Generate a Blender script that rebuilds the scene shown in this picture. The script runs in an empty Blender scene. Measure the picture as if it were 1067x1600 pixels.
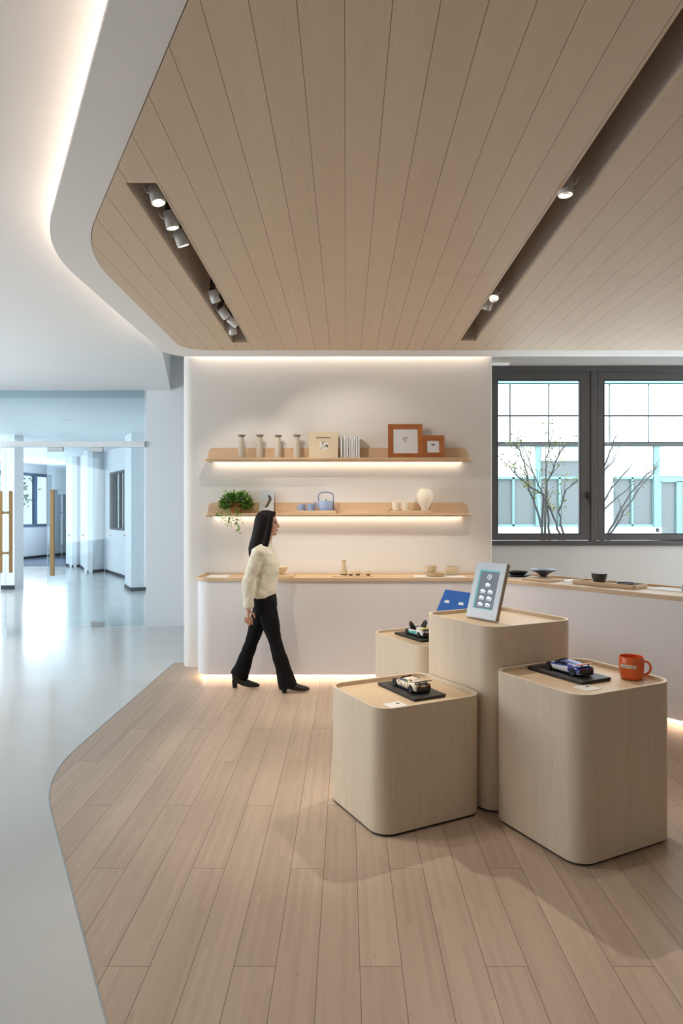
import bpy, bmesh, math, random
from mathutils import Vector, Matrix, Quaternion
from mathutils.geometry import delaunay_2d_cdt

# ------------------------------------------------------------------ camera, world, exposure
C = bpy.context.scene.collection
SC = bpy.context.scene
PI = math.pi
HC = 1.6            # eye height
FPX, CX0, CY0 = 1066.7, 540.5, 800.0
cam = bpy.data.cameras.new('camera'); camo = bpy.data.objects.new('camera', cam); C.objects.link(camo)
camo.location = (0, 0, HC); camo.rotation_euler = (PI / 2, 0, 0)
cam.sensor_fit = 'AUTO'; cam.sensor_width = 36; cam.lens = 24
cam.shift_x = -7.0 / 1600
cam.clip_end = 200
SC.camera = camo

SC.view_settings.view_transform = 'Standard'
SC.view_settings.look = 'None'
SC.view_settings.gamma = 1
SC.view_settings.exposure = 0.76
SC.cycles.use_denoising = True
SC.cycles.max_bounces = 10
SC.cycles.diffuse_bounces = 5
SC.cycles.glossy_bounces = 4
SC.cycles.transparent_max_bounces = 16
SC.cycles.sample_clamp_indirect = 6

w = bpy.data.worlds.new('overcast_sky'); SC.world = w; w.use_nodes = True
bg = w.node_tree.nodes['Background']
bg.inputs[0].default_value = (0.88, 0.95, 1.0, 1); bg.inputs[1].default_value = 2.3


def lamp(name, kind, loc, target, energy, color, size=None, size_y=None, spot=None, blend=0.5, radius=0.03, parent=None, spread=None):
    d = bpy.data.lights.new(name, kind); o = bpy.data.objects.new(name, d); C.objects.link(o)
    o.location = loc
    o.rotation_euler = (Vector(target) - Vector(loc)).to_track_quat('-Z', 'Y').to_euler()
    d.energy = energy; d.color = color
    if kind == 'AREA':
        d.shape = 'RECTANGLE'; d.size = size; d.size_y = size_y
        if spread: d.spread = spread
    if kind == 'SPOT':
        d.spot_size = spot; d.spot_blend = blend; d.shadow_soft_size = radius
    if parent: o.parent = parent
    return o

COOL = (0.82, 0.92, 1.0); WARM = (1.0, 0.90, 0.79); NEUT = (1.0, 0.95, 0.9)
# daylight entering through the long left-hand windows, the hall and the right window; two fill lamps are added
lamp('daylight_left', 'AREA', (-5.8, 5.9, 1.75), (0, 5.7, 1.5), 40, COOL, 6.0, 2.2)
#lamp('daylight_back', 'AREA', (-3.4, -3.7, 1.8), (-1.0, 4, 1.4), 16, NEUT, 3.0, 2.0)
lamp('daylight_hall', 'AREA', (-9.0, 14.5, 1.8), (-4, 14.5, 1.2), 55, (0.78, 0.90, 1.0), 7.0, 2.4)
lamp('daylight_hall_far', 'AREA', (-10.3, 22.8, 2.0), (-5, 18, 0.8), 60, (0.76, 0.89, 1.0), 3.0, 1.8)
lamp('fill_hall_left', 'AREA', (-11.6, 18.6, 1.9), (-9.6, 24.0, 1.3), 55, (0.78, 0.89, 1.0), 2.5, 1.8)  # unseen fill lamp added to brighten the far hall wall
lamp('daylight_right', 'AREA', (2.9, 7.6, 2.25), (2.2, 0, 1.4), 13, COOL, 2.2, 1.8)
lamp('fill_side', 'AREA', (5.4, 6.5, 1.9), (2.4, 7.4, 1.6), 11, (0.66, 0.86, 1.0), 1.6, 2.2)  # unseen cool fill lamp added to brighten the wall around the right window
SPOT_W = 48.0
EM_SHELF, EM_COVE, EM_TOE, EM_WASH = 5.0, 30.0, 9.0, 9.0

random.seed(7)


def at(px, py, Y):
    """point of the place seen at pixel (px,py) of the 1067x1600 frame and standing at depth Y"""
    return Vector(((px - CX0) / FPX * Y, Y, HC - (py - CY0) / FPX * Y))


def onz(px, py, z):
    """point at height z seen at pixel (px,py)"""
    Y = FPX * (HC - z) / (py - CY0)
    return Vector(((px - CX0) / FPX * Y, Y, z))


# ------------------------------------------------------------------ materials
def lin(c):
    return tuple(((v / 255) / 12.92 if v / 255 <= 0.04045 else ((v / 255 + 0.055) / 1.055) ** 2.4) for v in c) + (1,)


class NT:
    def __init__(s, name):
        s.m = bpy.data.materials.new(name); s.m.use_nodes = True
        s.t = s.m.node_tree; s.b = s.t.nodes['Principled BSDF']

    def n(s, typ, **kw):
        o = s.t.nodes.new(typ)
        for k, v in kw.items():
            if k == 'inp':
                for i, x in v.items(): o.inputs[i].default_value = x
            else: setattr(o, k, v)
        return o

    def l(s, a, b): s.t.links.new(a, b)

    def math(s, op, a, b=None, c=None):
        o = s.n('ShaderNodeMath', operation=op)
        for i, x in enumerate((a, b, c)):
            if x is None: continue
            if isinstance(x, (int, float)): o.inputs[i].default_value = x
            else: s.l(x, o.inputs[i])
        return o.outputs[0]

    def mix(s, f, a, b, blend='MIX'):
        o = s.n('ShaderNodeMix', data_type='RGBA', blend_type=blend)
        for i, x in ((0, f), (6, a), (7, b)):
            if isinstance(x, (int, float)): o.inputs[i].default_value = x
            elif isinstance(x, tuple): o.inputs[i].default_value = x
            else: s.l(x, o.inputs[i])
        return o.outputs[2]

    def noise(s, vec, scale, detail=3, rough=0.5):
        o = s.n('ShaderNodeTexNoise', inp={'Scale': scale, 'Detail': detail, 'Roughness': rough}); s.l(vec, o.inputs['Vector'])
        return o.outputs[0]

    def mapping(s, scale, rot=(0, 0, 0), loc=(0, 0, 0)):
        tc = s.n('ShaderNodeTexCoord'); mp = s.n('ShaderNodeMapping')
        mp.inputs['Scale'].default_value = scale; mp.inputs['Rotation'].default_value = rot; mp.inputs['Location'].default_value = loc
        s.l(tc.outputs['Object'], mp.inputs[0]); return mp.outputs[0]

    def bump(s, h, strength=0.2, dist=0.002):
        o = s.n('ShaderNodeBump', inp={'Strength': strength, 'Distance': dist}); s.l(h, o.inputs['Height']); s.l(o.outputs[0], s.b.inputs['Normal'])

    def base(s, c, rough=0.5, metal=0.0, spec=0.5):
        if isinstance(c, tuple): s.b.inputs['Base Color'].default_value = c
        else: s.l(c, s.b.inputs['Base Color'])
        s.b.inputs['Roughness'].default_value = rough; s.b.inputs['Metallic'].default_value = metal
        s.b.inputs['Specular IOR Level'].default_value = spec
        return s.m


def plain(name, rgb, rough=0.5, metal=0.0, spec=0.5, var=0.04, scale=30.0):
    """one colour with a faint procedural unevenness"""
    k = NT(name); c = lin(rgb)
    f = k.noise(k.mapping((1, 1, 1)), scale, 3)
    d = tuple(max(0, v * (1 - var)) for v in c[:3]) + (1,)
    return k.base(k.mix(f, d, tuple(min(1, v * (1 + var)) for v in c[:3]) + (1,)), rough, metal, spec)


def emit(name, rgb, strength, base=0.9):
    k = NT(name); c = tuple(rgb) + (1,)
    k.b.inputs['Base Color'].default_value = (base, base, base, 1)
    k.b.inputs['Emission Color'].default_value = c; k.b.inputs['Emission Strength'].default_value = strength
    return k.m


def glass(name, tint, gloss=0.06):
    k = NT(name); k.t.nodes.remove(k.b)
    tr = k.n('ShaderNodeBsdfTransparent'); tr.inputs[0].default_value = tint
    gl = k.n('ShaderNodeBsdfGlossy'); gl.inputs['Roughness'].default_value = 0.02; gl.inputs[0].default_value = (0.9, 0.97, 1, 1)
    fr = k.n('ShaderNodeFresnel'); fr.inputs[0].default_value = 1.45
    f = k.math('MULTIPLY', fr.outputs[0], gloss / 0.04)
    mx = k.n('ShaderNodeMixShader'); k.l(f, mx.inputs[0]); k.l(tr.outputs[0], mx.inputs[1]); k.l(gl.outputs[0], mx.inputs[2])
    k.l(mx.outputs[0], k.t.nodes['Material Output'].inputs[0]); return k.m


def wood(name, dark, light, axis='Z', fine=90.0, rough=0.5, contrast=1.0):
    k = NT(name)
    s = {'X': (0.06, 1, 1), 'Y': (1, 0.06, 1), 'Z': (1, 1, 0.05)}[axis]
    a = k.noise(k.mapping(s), fine, 4, 0.6)
    b = k.noise(k.mapping(s, loc=(3, 7, 1)), fine * 0.12, 3, 0.5)
    f = k.math('ADD', k.math('MULTIPLY', a, 0.6), k.math('MULTIPLY', b, 0.4))
    f = k.math('ADD', k.math('MULTIPLY', k.math('SUBTRACT', f, 0.5), 2.2 * contrast), 0.5)
    f = k.math('MINIMUM', k.math('MAXIMUM', f, 0.0), 1.0)
    k.bump(a, 0.08, 0.001)
    return k.base(k.mix(f, lin(dark), lin(light)), rough, 0, 0.35)


def ceiling_wood():
    k = NT('ceiling_oak_boards')
    tc = k.n('ShaderNodeTexCoord'); sp = k.n('ShaderNodeSeparateXYZ'); k.l(tc.outputs['Object'], sp.inputs[0])
    u = k.math('DIVIDE', k.math('ADD', sp.outputs[0], 0.004), 0.1494)
    row = k.math('FLOOR', u); fu = k.math('FRACT', u)
    cross = k.math('GREATER_THAN', sp.outputs[1], 4.56)
    wn = k.n('ShaderNodeTexWhiteNoise', noise_dimensions='2D'); cb = k.n('ShaderNodeCombineXYZ')
    k.l(row, cb.inputs[0]); k.l(cross, cb.inputs[1]); k.l(cb.outputs[0], wn.inputs['Vector'])
    r = wn.outputs[0]
    mp = k.n('ShaderNodeMapping'); mp.inputs['Scale'].default_value = (1, 0.045, 1)
    off = k.n('ShaderNodeCombineXYZ'); k.l(k.math('MULTIPLY', r, 9.0), off.inputs[1]); k.l(k.math('MULTIPLY', r, 5.0), off.inputs[2])
    k.l(tc.outputs['Object'], mp.inputs[0]); k.l(off.outputs[0], mp.inputs['Location'])
    a = k.noise(mp.outputs[0], 130, 4, 0.65); b = k.noise(mp.outputs[0], 14, 3)
    f = k.math('ADD', k.math('MULTIPLY', a, 0.9), k.math('MULTIPLY', b, 0.5))
    f = k.math('ADD', k.math('SUBTRACT', f, 0.45), k.math('MULTIPLY', k.math('SUBTRACT', r, 0.5), 0.22))
    f = k.math('MINIMUM', k.math('MAXIMUM', f, 0.0), 1.0)
    c = k.mix(f, lin((202, 180, 154)), lin((220, 199, 173)))
    g = k.math('MINIMUM', fu, k.math('SUBTRACT', 1.0, fu))
    g1 = k.math('LESS_THAN', g, 0.011)
    g2 = k.math('LESS_THAN', k.math('ABSOLUTE', k.math('SUBTRACT', sp.outputs[1], 4.56)), 0.002)
    gap = k.math('MAXIMUM', g1, k.math('MULTIPLY', g2, 0.6))
    c = k.mix(gap, c, lin((142, 120, 98)))
    k.bump(k.math('SUBTRACT', 1.0, gap), 0.6, 0.004)
    return k.base(c, 0.55, 0, 0.25)


def floor_wood_mat():
    k = NT('floor_bamboo_planks')
    tc = k.n('ShaderNodeTexCoord'); sp = k.n('ShaderNodeSeparateXYZ'); k.l(tc.outputs['Object'], sp.inputs[0])
    u = k.math('DIVIDE', k.math('SUBTRACT', sp.outputs[0], 0.0486), 0.148)
    row = k.math('FLOOR', u); fu = k.math('FRACT', u)
    v = k.math('DIVIDE', k.math('SUBTRACT', sp.outputs[1], k.math('ADD', k.math('MULTIPLY', row, 0.66), 2.404)), 1.98)
    cel = k.math('FLOOR', v); fv = k.math('FRACT', v)

    def rnd(a, b, c=0.0):
        wn = k.n('ShaderNodeTexWhiteNoise', noise_dimensions='3D'); cb = k.n('ShaderNodeCombineXYZ')
        for i, x in enumerate((a, b, c)):
            if isinstance(x, (int, float)): cb.inputs[i].default_value = x
            else: k.l(x, cb.inputs[i])
        k.l(cb.outputs[0], wn.inputs['Vector']); return wn.outputs[0]
    r = rnd(row, cel)
    strip = k.math('FLOOR', k.math('MULTIPLY', fu, 7.0))
    # bamboo strips run on with their own nodes about every 0.35 m
    seg = k.math('FLOOR', k.math('ADD', k.math('DIVIDE', sp.outputs[1], 0.9), k.math('MULTIPLY', rnd(row, strip, 3.0), 7.0)))
    rs = rnd(k.math('ADD', k.math('MULTIPLY', row, 7.0), strip), seg, cel)
    off = k.n('ShaderNodeCombineXYZ'); k.l(k.math('MULTIPLY', r, 11.0), off.inputs[1]); k.l(k.math('MULTIPLY', rs, 3.0), off.inputs[2])
    mp = k.n('ShaderNodeMapping'); mp.inputs['Scale'].default_value = (1, 0.05, 1); k.l(tc.outputs['Object'], mp.inputs[0]); k.l(off.outputs[0], mp.inputs['Location'])
    a = k.noise(mp.outputs[0], 120, 4, 0.65); b = k.noise(mp.outputs[0], 22, 3)
    f = k.math('ADD', k.math('MULTIPLY', a, 0.55), k.math('MULTIPLY', b, 0.35))
    f = k.math('ADD', f, k.math('MULTIPLY', k.math('SUBTRACT', r, 0.5), 0.38))
    f = k.math('ADD', f, k.math('MULTIPLY', k.math('SUBTRACT', rs, 0.5), 0.30))
    f = k.math('MINIMUM', k.math('MAXIMUM', k.math('ADD', f, 0.02), 0.0), 1.0)
    c = k.mix(f, lin((172, 150, 130)), lin((205, 184, 162)))
    # small knuckle marks of the bamboo
    mk = k.n('ShaderNodeTexVoronoi', feature='F1'); mk.inputs['Scale'].default_value = 9.0; mk.inputs['Randomness'].default_value = 1.0
    mp2 = k.n('ShaderNodeMapping'); mp2.inputs['Scale'].default_value = (0.9, 0.7, 1); k.l(tc.outputs['Object'], mp2.inputs[0]); k.l(mp2.outputs[0], mk.inputs['Vector'])
    mark = k.math('MULTIPLY', k.math('LESS_THAN', mk.outputs['Distance'], 0.06), 0.22)
    c = k.mix(mark, c, lin((140, 112, 92)))
    g = k.math('MINIMUM', fu, k.math('SUBTRACT', 1.0, fu))
    gap = k.math('LESS_THAN', g, 0.010)
    g2 = k.math('LESS_THAN', k.math('MINIMUM', fv, k.math('SUBTRACT', 1.0, fv)), 0.0009)
    gap = k.math('MAXIMUM', gap, g2)
    c = k.mix(k.math('MULTIPLY', gap, 0.75), c, lin((96, 76, 62)))
    k.bump(k.math('SUBTRACT', 1.0, gap), 0.25, 0.002)
    return k.base(c, 0.42, 0, 0.4)


def terrazzo():
    k = NT('white_terrazzo')
    v = k.mapping((1, 1, 1))
    vo = k.n('ShaderNodeTexVoronoi', feature='F1'); vo.inputs['Scale'].default_value = 140; k.l(v, vo.inputs['Vector'])
    f = k.math('LESS_THAN', vo.outputs['Distance'], 0.28)
    n = k.noise(v, 1.3, 3)
    c = k.mix(k.math('MULTIPLY', f, 0.25), k.mix(n, lin((200, 200, 196)), lin((212, 212, 209))), k.mix(vo.outputs['Color'], lin((150, 148, 140)), lin((240, 240, 236))))
    k.base(c, 0.17, 0, 0.45)
    k.l(k.math('ADD', k.math('MULTIPLY', k.noise(v, 2.2, 3), 0.12), 0.10), k.b.inputs['Roughness'])
    return k.m


def pattern(name, cols, scale, stretch=(1, 1, 1), rough=0.3):
    """printed livery of a model car: irregular patches of the given colours"""
    k = NT(name)
    v = k.mapping(stretch); n = k.n('ShaderNodeTexVoronoi', feature='F1', distance='CHEBYCHEV'); n.inputs['Scale'].default_value = scale; k.l(v, n.inputs['Vector'])
    sep = k.n('ShaderNodeSeparateColor'); k.l(n.outputs['Color'], sep.inputs[0])
    rp = k.n('ShaderNodeValToRGB'); rp.color_ramp.interpolation = 'CONSTANT'
    while len(rp.color_ramp.elements) < len(cols): rp.color_ramp.elements.new(0.5)
    for i, (p, c) in enumerate(cols):
        rp.color_ramp.elements[i].position = p; rp.color_ramp.elements[i].color = lin(c)
    k.l(sep.outputs[0], rp.inputs[0])
    return k.base(rp.outputs[0], rough)


M = {}
M['wall'] = plain('warm_white_paint', (232, 229, 225), 0.7, spec=0.2, var=0.01, scale=2)
M['hallwall'] = plain('white_hall_paint', (226, 231, 235), 0.6, spec=0.3, var=0.01, scale=2)
M['ceilwhite'] = plain('white_ceiling_paint', (226, 226, 225), 0.8, spec=0.15, var=0.01, scale=2)
M['band'] = plain('white_ceiling_band_paint', (230, 228, 225), 0.8, spec=0.15, var=0.01, scale=2)
M['ceilwood'] = ceiling_wood(); M['floorwood'] = floor_wood_mat(); M['terrazzo'] = terrazzo()
M['slot'] = plain('taupe_slot_lining', (186, 173, 162), 0.7)
M['gapdark'] = plain('dark_shadow_gap', (70, 58, 50), 0.8)
M['counterwhite'] = plain('white_lacquer', (238, 236, 238), 0.45, spec=0.4, var=0.01, scale=3)
M['oakZ'] = wood('pale_oak_vertical_grain', (212, 194, 170), (227, 211, 189), 'Z', 110, 0.5)
M['oakY'] = wood('pale_oak_flat_grain', (208, 183, 149), (223, 200, 168), 'Y', 100, 0.5)
M['oakX'] = wood('pale_oak_long_grain', (205, 174, 138), (228, 203, 170), 'X', 100, 0.5)
M['shelfback'] = wood('oak_shelf_back', (205, 174, 140), (226, 199, 168), 'X', 90, 0.5)
M['frame'] = plain('dark_grey_aluminium', (104, 101, 100), 0.45, 0.2)
M['framedark'] = plain('black_rubber_gasket', (40, 39, 40), 0.6)
M['glass'] = glass('clear_window_glass', (0.94, 0.97, 0.97, 1), 0.035)
M['door_glass'] = glass('blue_tinted_partition_glass', (0.90, 0.955, 0.975, 1), 0.05)
M['rail'] = plain('white_door_rail', (225, 228, 230), 0.4)
M['steel'] = plain('brushed_steel', (170, 172, 174), 0.35, 0.8)
M['handlewood'] = wood('honey_wood_handle', (172, 134, 88), (204, 166, 116), 'Z', 60, 0.45)
M['black'] = plain('black_skirting', (44, 47, 54), 0.6)
M['carpet'] = plain('blue_grey_carpet', (92, 104, 118), 0.9)
M['led'] = emit('warm_led_strip', (1.0, 0.80, 0.62), EM_SHELF)
M['cove'] = emit('cove_led_strip', (1.0, 0.77, 0.61), EM_COVE)
M['toe'] = emit('toe_kick_led_strip', (1.0, 0.70, 0.48), EM_TOE)
M['wash'] = emit('wall_wash_led_strip', (1.0, 0.82, 0.66), EM_WASH)
M['lens'] = emit('spotlight_lens_glow', (1.0, 0.93, 0.82), 6.0)
M['down'] = emit('downlight_glow', (1.0, 0.98, 0.95), 6.0)
M['spotwhite'] = plain('white_spotlight_shell', (222, 220, 218), 0.4)
M['chrome'] = plain('dark_chrome', (120, 118, 116), 0.22, 0.95)
M['cable'] = plain('black_cable', (25, 24, 24), 0.5)


# ------------------------------------------------------------------ mesh helpers
def inside(x, y, L):
    r = False
    for i in range(len(L)):
        (ax, ay), (bx_, by_) = L[i - 1][:2], L[i][:2]
        if (ay > y) != (by_ > y) and x < (bx_ - ax) * (y - ay) / (by_ - ay) + ax: r = not r
    return r


class MB:
    def __init__(s): s.v = []; s.f = []; s.mi = []; s.mats = []; s.cur = 0

    def use(s, mat):
        if mat not in s.mats: s.mats.append(mat)
        s.cur = s.mats.index(mat); return s

    def add(s, vs, fs, mtx=None):
        b = len(s.v)
        for p in vs:
            p = Vector(p); s.v.append(mtx @ p if mtx else p)
        for f in fs: s.f.append([b + i for i in f]); s.mi.append(s.cur)
        return s

    def box(s, c, d, mtx=None):
        x, y, z = (v / 2 for v in d)
        vs = [Vector(c) + Vector((sx * x, sy * y, sz * z)) for sx in (-1, 1) for sy in (-1, 1) for sz in (-1, 1)]
        return s.add(vs, [(0, 1, 3, 2), (4, 6, 7, 5), (0, 4, 5, 1), (2, 3, 7, 6), (0, 2, 6, 4), (1, 5, 7, 3)], mtx)

    def span(s, a, b, mtx=None):
        a, b = Vector(a), Vector(b); d = b - a
        return s.box((a + b) / 2, (abs(d.x), abs(d.y), abs(d.z)), mtx)

    def prism(s, poly, z0, z1, holes=(), top=True, bottom=True, sides=True, bpoly=None, mtx=None):
        loops = [list(poly)] + [list(h) for h in holes]
        flat = [p for L in loops for p in L]
        n = len(flat)
        bl = flat if bpoly is None else list(bpoly)
        vs = [(p[0], p[1], z0) for p in bl] + [(p[0], p[1], z1) for p in flat]
        fs = []
        if not holes:
            ar = sum(flat[i][0] * flat[(i + 1) % n][1] - flat[(i + 1) % n][0] * flat[i][1] for i in range(n))
            idx = list(range(n)) if ar > 0 else list(range(n))[::-1]
            if bottom: fs.append(idx[::-1])
            if top: fs.append([i + n for i in idx])
        else:
            ed, o = [], 0
            for L in loops:
                ed += [(o + i, o + (i + 1) % len(L)) for i in range(len(L))]; o += len(L)
            cv, _, cf, *_ = delaunay_2d_cdt([Vector((p[0], p[1])) for p in flat], ed, [], 1, 1e-7)
            for f in cf:
                gx = sum(cv[i].x for i in f) / len(f); gy = sum(cv[i].y for i in f) / len(f)
                if not inside(gx, gy, loops[0]) or any(inside(gx, gy, h) for h in loops[1:]): continue
                if top: s.add([(cv[i].x, cv[i].y, z1) for i in f], [tuple(range(len(f)))], mtx)
                if bottom: s.add([(cv[i].x, cv[i].y, z0) for i in f], [tuple(range(len(f)))[::-1]], mtx)
        if sides:
            o = 0
            for L in loops:
                for i in range(len(L)):
                    j = (i + 1) % len(L); fs.append((o + i, o + j, o + j + n, o + i + n))
                o += len(L)
        return s.add(vs, fs, mtx)

    def lathe(s, prof, c=(0, 0, 0), seg=32, mtx=None):
        vs, fs = [], []
        n = len(prof); c = Vector(c)
        for r, z in prof:
            for k in range(seg):
                a = 2 * PI * k / seg; vs.append(c + Vector((r * math.cos(a), r * math.sin(a), z)))
        for i in range(n - 1):
            for k in range(seg):
                k2 = (k + 1) % seg; fs.append((i * seg + k, i * seg + k2, (i + 1) * seg + k2, (i + 1) * seg + k))
        if prof[0][0] > 1e-6: fs.append(list(range(seg))[::-1])
        if prof[-1][0] > 1e-6: fs.append([(n - 1) * seg + k for k in range(seg)])
        return s.add(vs, fs, mtx)

    def tube(s, pts, r, seg=10, mtx=None, closed=False):
        pts = [Vector(p) for p in pts]; n = len(pts)
        rr = r if isinstance(r, (list, tuple)) else [r] * n
        vs, fs = [], []
        up = None
        for i, p in enumerate(pts):
            if closed: t = (pts[(i + 1) % n] - pts[i - 1]).normalized()
            else: t = (pts[min(i + 1, n - 1)] - pts[max(i - 1, 0)]).normalized()
            if up is None:
                up = Vector((0, 0, 1)) if abs(t.z) < 0.9 else Vector((1, 0, 0))
            a = t.cross(up)
            if a.length < 1e-6: a = t.orthogonal()
            a.normalize(); b = t.cross(a).normalized(); up = -b if (-b).dot(up) > 0 else b
            rad = rr[i]
            ra, rb = rad if isinstance(rad, (list, tuple)) else (rad, rad)
            for k in range(seg):
                g = 2 * PI * k / seg; vs.append(p + a * (ra * math.cos(g)) + up * (rb * math.sin(g)))
        m = n if closed else n - 1
        for i in range(m):
            j = (i + 1) % n
            for k in range(seg):
                k2 = (k + 1) % seg; fs.append((i * seg + k, i * seg + k2, j * seg + k2, j * seg + k))
        if not closed:
            fs.append(list(range(seg))[::-1]); fs.append([(n - 1) * seg + k for k in range(seg)])
        return s.add(vs, fs, mtx)

    def rings(s, rs, seg=20, mtx=None):
        """horizontal elliptic rings (x, y, z, rx, ry) lofted together"""
        vs, fs = [], []
        for x, y, z, rx, ry in rs:
            for k in range(seg):
                a = 2 * PI * k / seg; vs.append((x + rx * math.cos(a), y + ry * math.sin(a), z))
        for i in range(len(rs) - 1):
            for k in range(seg):
                k2 = (k + 1) % seg; fs.append((i * seg + k, i * seg + k2, (i + 1) * seg + k2, (i + 1) * seg + k))
        fs.append(list(range(seg))[::-1]); fs.append([(len(rs) - 1) * seg + k for k in range(seg)])
        return s.add(vs, fs, mtx)

    def ball(s, c, r, seg=14, mtx=None):
        r = r if isinstance(r, (tuple, list)) else (r, r, r)
        rs = []
        m = seg // 2
        prof = [(math.sin(PI * i / m), -math.cos(PI * i / m)) for i in range(m + 1)]
        b = MB(); b.lathe([(max(a, 1e-7), z) for a, z in prof], seg=seg)
        return s.add([Vector(c) + Vector((p.x * r[0], p.y * r[1], p.z * r[2])) for p in b.v], b.f, mtx)

    def build(s, name, mat=None, parent=None, smooth=False, bevel=0, sub=0, seg=2, angle=40):
        me = bpy.data.meshes.new(name); me.from_pydata([tuple(p) for p in s.v], [], s.f)
        for m in (s.mats or ([mat] if mat else [])): me.materials.append(m)
        if s.mats:
            for p, i in zip(me.polygons, s.mi): p.material_index = i
        bm = bmesh.new(); bm.from_mesh(me); bmesh.ops.remove_doubles(bm, verts=bm.verts, dist=1e-6)
        bmesh.ops.recalc_face_normals(bm, faces=bm.faces); bm.to_mesh(me); bm.free()
        if smooth:
            for p in me.polygons: p.use_smooth = True
            if hasattr(me, 'set_sharp_from_angle'): me.set_sharp_from_angle(angle=math.radians(angle))
        o = bpy.data.objects.new(name, me); C.objects.link(o)
        if parent: o.parent = parent
        if bevel:
            m = o.modifiers.new('bevel', 'BEVEL'); m.width = bevel; m.segments = seg; m.limit_method = 'ANGLE'; m.angle_limit = math.radians(35)
        if sub:
            m = o.modifiers.new('sub', 'SUBSURF'); m.levels = sub; m.render_levels = sub
        return o


def tag(o, label=None, cat=None, group=None, kind=None):
    if label: o['label'] = label
    if cat: o['category'] = cat
    if group: o['group'] = group
    if kind: o['kind'] = kind
    return o


def thing(name, label, cat, loc=(0, 0, 0), rz=0.0, group=None):
    o = bpy.data.objects.new(name, None); C.objects.link(o); o.location = loc; o.rotation_euler = (0, 0, rz); o.empty_display_size = 0.05
    return tag(o, label, cat, group)


def struct(o, label, cat): return tag(o, label, cat, kind='structure')


def copy_tree(o, parent=None):
    c = o.copy(); C.objects.link(c); c.parent = parent
    for ch in o.children: copy_tree(ch, c)
    return c


def round_poly(pts, radii, seg=10):
    """polygon with each corner rounded to its own radius"""
    out = []; n = len(pts)
    for i, p in enumerate(pts):
        r = radii[i] if isinstance(radii, (list, tuple)) else radii
        p = Vector(p[:2]); a = (Vector(pts[i - 1][:2]) - p); b = (Vector(pts[(i + 1) % n][:2]) - p)
        if r <= 0: out.append((p.x, p.y)); continue
        la, lb = a.length, b.length; a.normalize(); b.normalize()
        ang = math.acos(max(-1, min(1, a.dot(b)))); t = min(r / math.tan(ang / 2), la * 0.499, lb * 0.499); rr = t * math.tan(ang / 2)
        cc = p + (a + b).normalized() * (rr / math.sin(ang / 2))
        s = p + a * t - cc; e = p + b * t - cc
        a0 = math.atan2(s.y, s.x); d = math.atan2(e.y, e.x) - a0
        while d > PI: d -= 2 * PI
        while d < -PI: d += 2 * PI
        for k in range(seg + 1):
            g = a0 + d * k / seg; out.append((cc.x + rr * math.cos(g), cc.y + rr * math.sin(g)))
    return out


def offset_poly(poly, d):
    """inward offset (positive d) of a simple polygon, same vertex count"""
    n = len(poly); ar = sum(poly[i][0] * poly[(i + 1) % n][1] - poly[(i + 1) % n][0] * poly[i][1] for i in range(n))
    sgn = 1 if ar > 0 else -1; out = []
    for i in range(n):
        p0, p, p1 = Vector(poly[i - 1]), Vector(poly[i]), Vector(poly[(i + 1) % n])
        a = (p - p0).normalized() if (p - p0).length > 1e-9 else (p1 - p).normalized()
        b = (p1 - p).normalized() if (p1 - p).length > 1e-9 else a
        na = Vector((-a.y, a.x)) * sgn; nb = Vector((-b.y, b.x)) * sgn
        m = na + nb; m = m.normalized() if m.length > 1e-6 else na
        k = d / max(0.4, m.dot(na)); out.append((p.x + m.x * k, p.y + m.y * k))
    return out


def sharp_smooth(o, ang=40):
    for p in o.data.polygons: p.use_smooth = True
    o.data.set_sharp_from_angle(angle=math.radians(ang)); return o


# ------------------------------------------------------------------ the setting
ZC = 3.19           # lower ceiling
ZU = 3.30           # white upper ceiling
ZR = 3.75           # recess ceiling
slope = 0.548       # the slanting leg of floor edge and ceiling edge
outer = [(-1.82, 6.98), (-1.82, 4.10), (-1.82 + 7.2 * slope, 4.10 - 7.2), (5.6, -3.1), (5.6, 6.98)]
inner = [(-1.60, 6.70), (-1.60, 4.14), (-1.60 + 7.2 * slope, 4.14 - 7.2), (5.6, -3.06), (5.6, 6.70)]
outer_r = round_poly(outer, [0.26, 1.95, 0, 0, 0], 16)
inner_r = round_poly(inner, [0.26, 1.9, 0, 0, 0], 16)

# floors
fl = [(-1.825, 7.25), (-1.825, 4.10), (-1.825 + 7.2 * slope, 4.10 - 7.2), (5.6, -3.1), (5.6, 7.9), (-1.6, 7.9), (-1.6, 7.25)]
fl_r = round_poly(fl, [0, 1.95, 0, 0, 0, 0, 0], 16)
struct(MB().prism(fl_r, -0.05, 0.0).build('floor_wood', M['floorwood']), 'pale brown bamboo plank floor of the display area', 'floor')
rest = [(-6.2, -4.1), (5.6, -4.1), (5.6, -3.1)] + [p for p in fl_r if not (p[0] > 5.5)][::-1]
lobby = [(-6.2, -4.1), (5.6, -4.1), (5.6, -3.1)]
k0 = next(i for i, p in enumerate(fl_r) if abs(p[1] + 3.1) < 1e-6 and p[0] < 5)
path = fl_r[:k0 + 1][::-1]          # from behind the camera to (-1.825, 7.25)
lobby += path + [(-1.6, 7.25), (-1.6, 9.54), (-1.6, 9.9), (-2.0, 28.0), (-14.0, 28.0), (-14.0, 9.54), (-6.2, 9.54)]
struct(MB().prism(lobby, -0.05, 0.0).build('floor_terrazzo', M['terrazzo']), 'glossy white terrazzo floor of the walkway and hall beyond', 'floor')
tr = [Vector((p[0], p[1], 0)) for p in path]
edge = MB()
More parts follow.
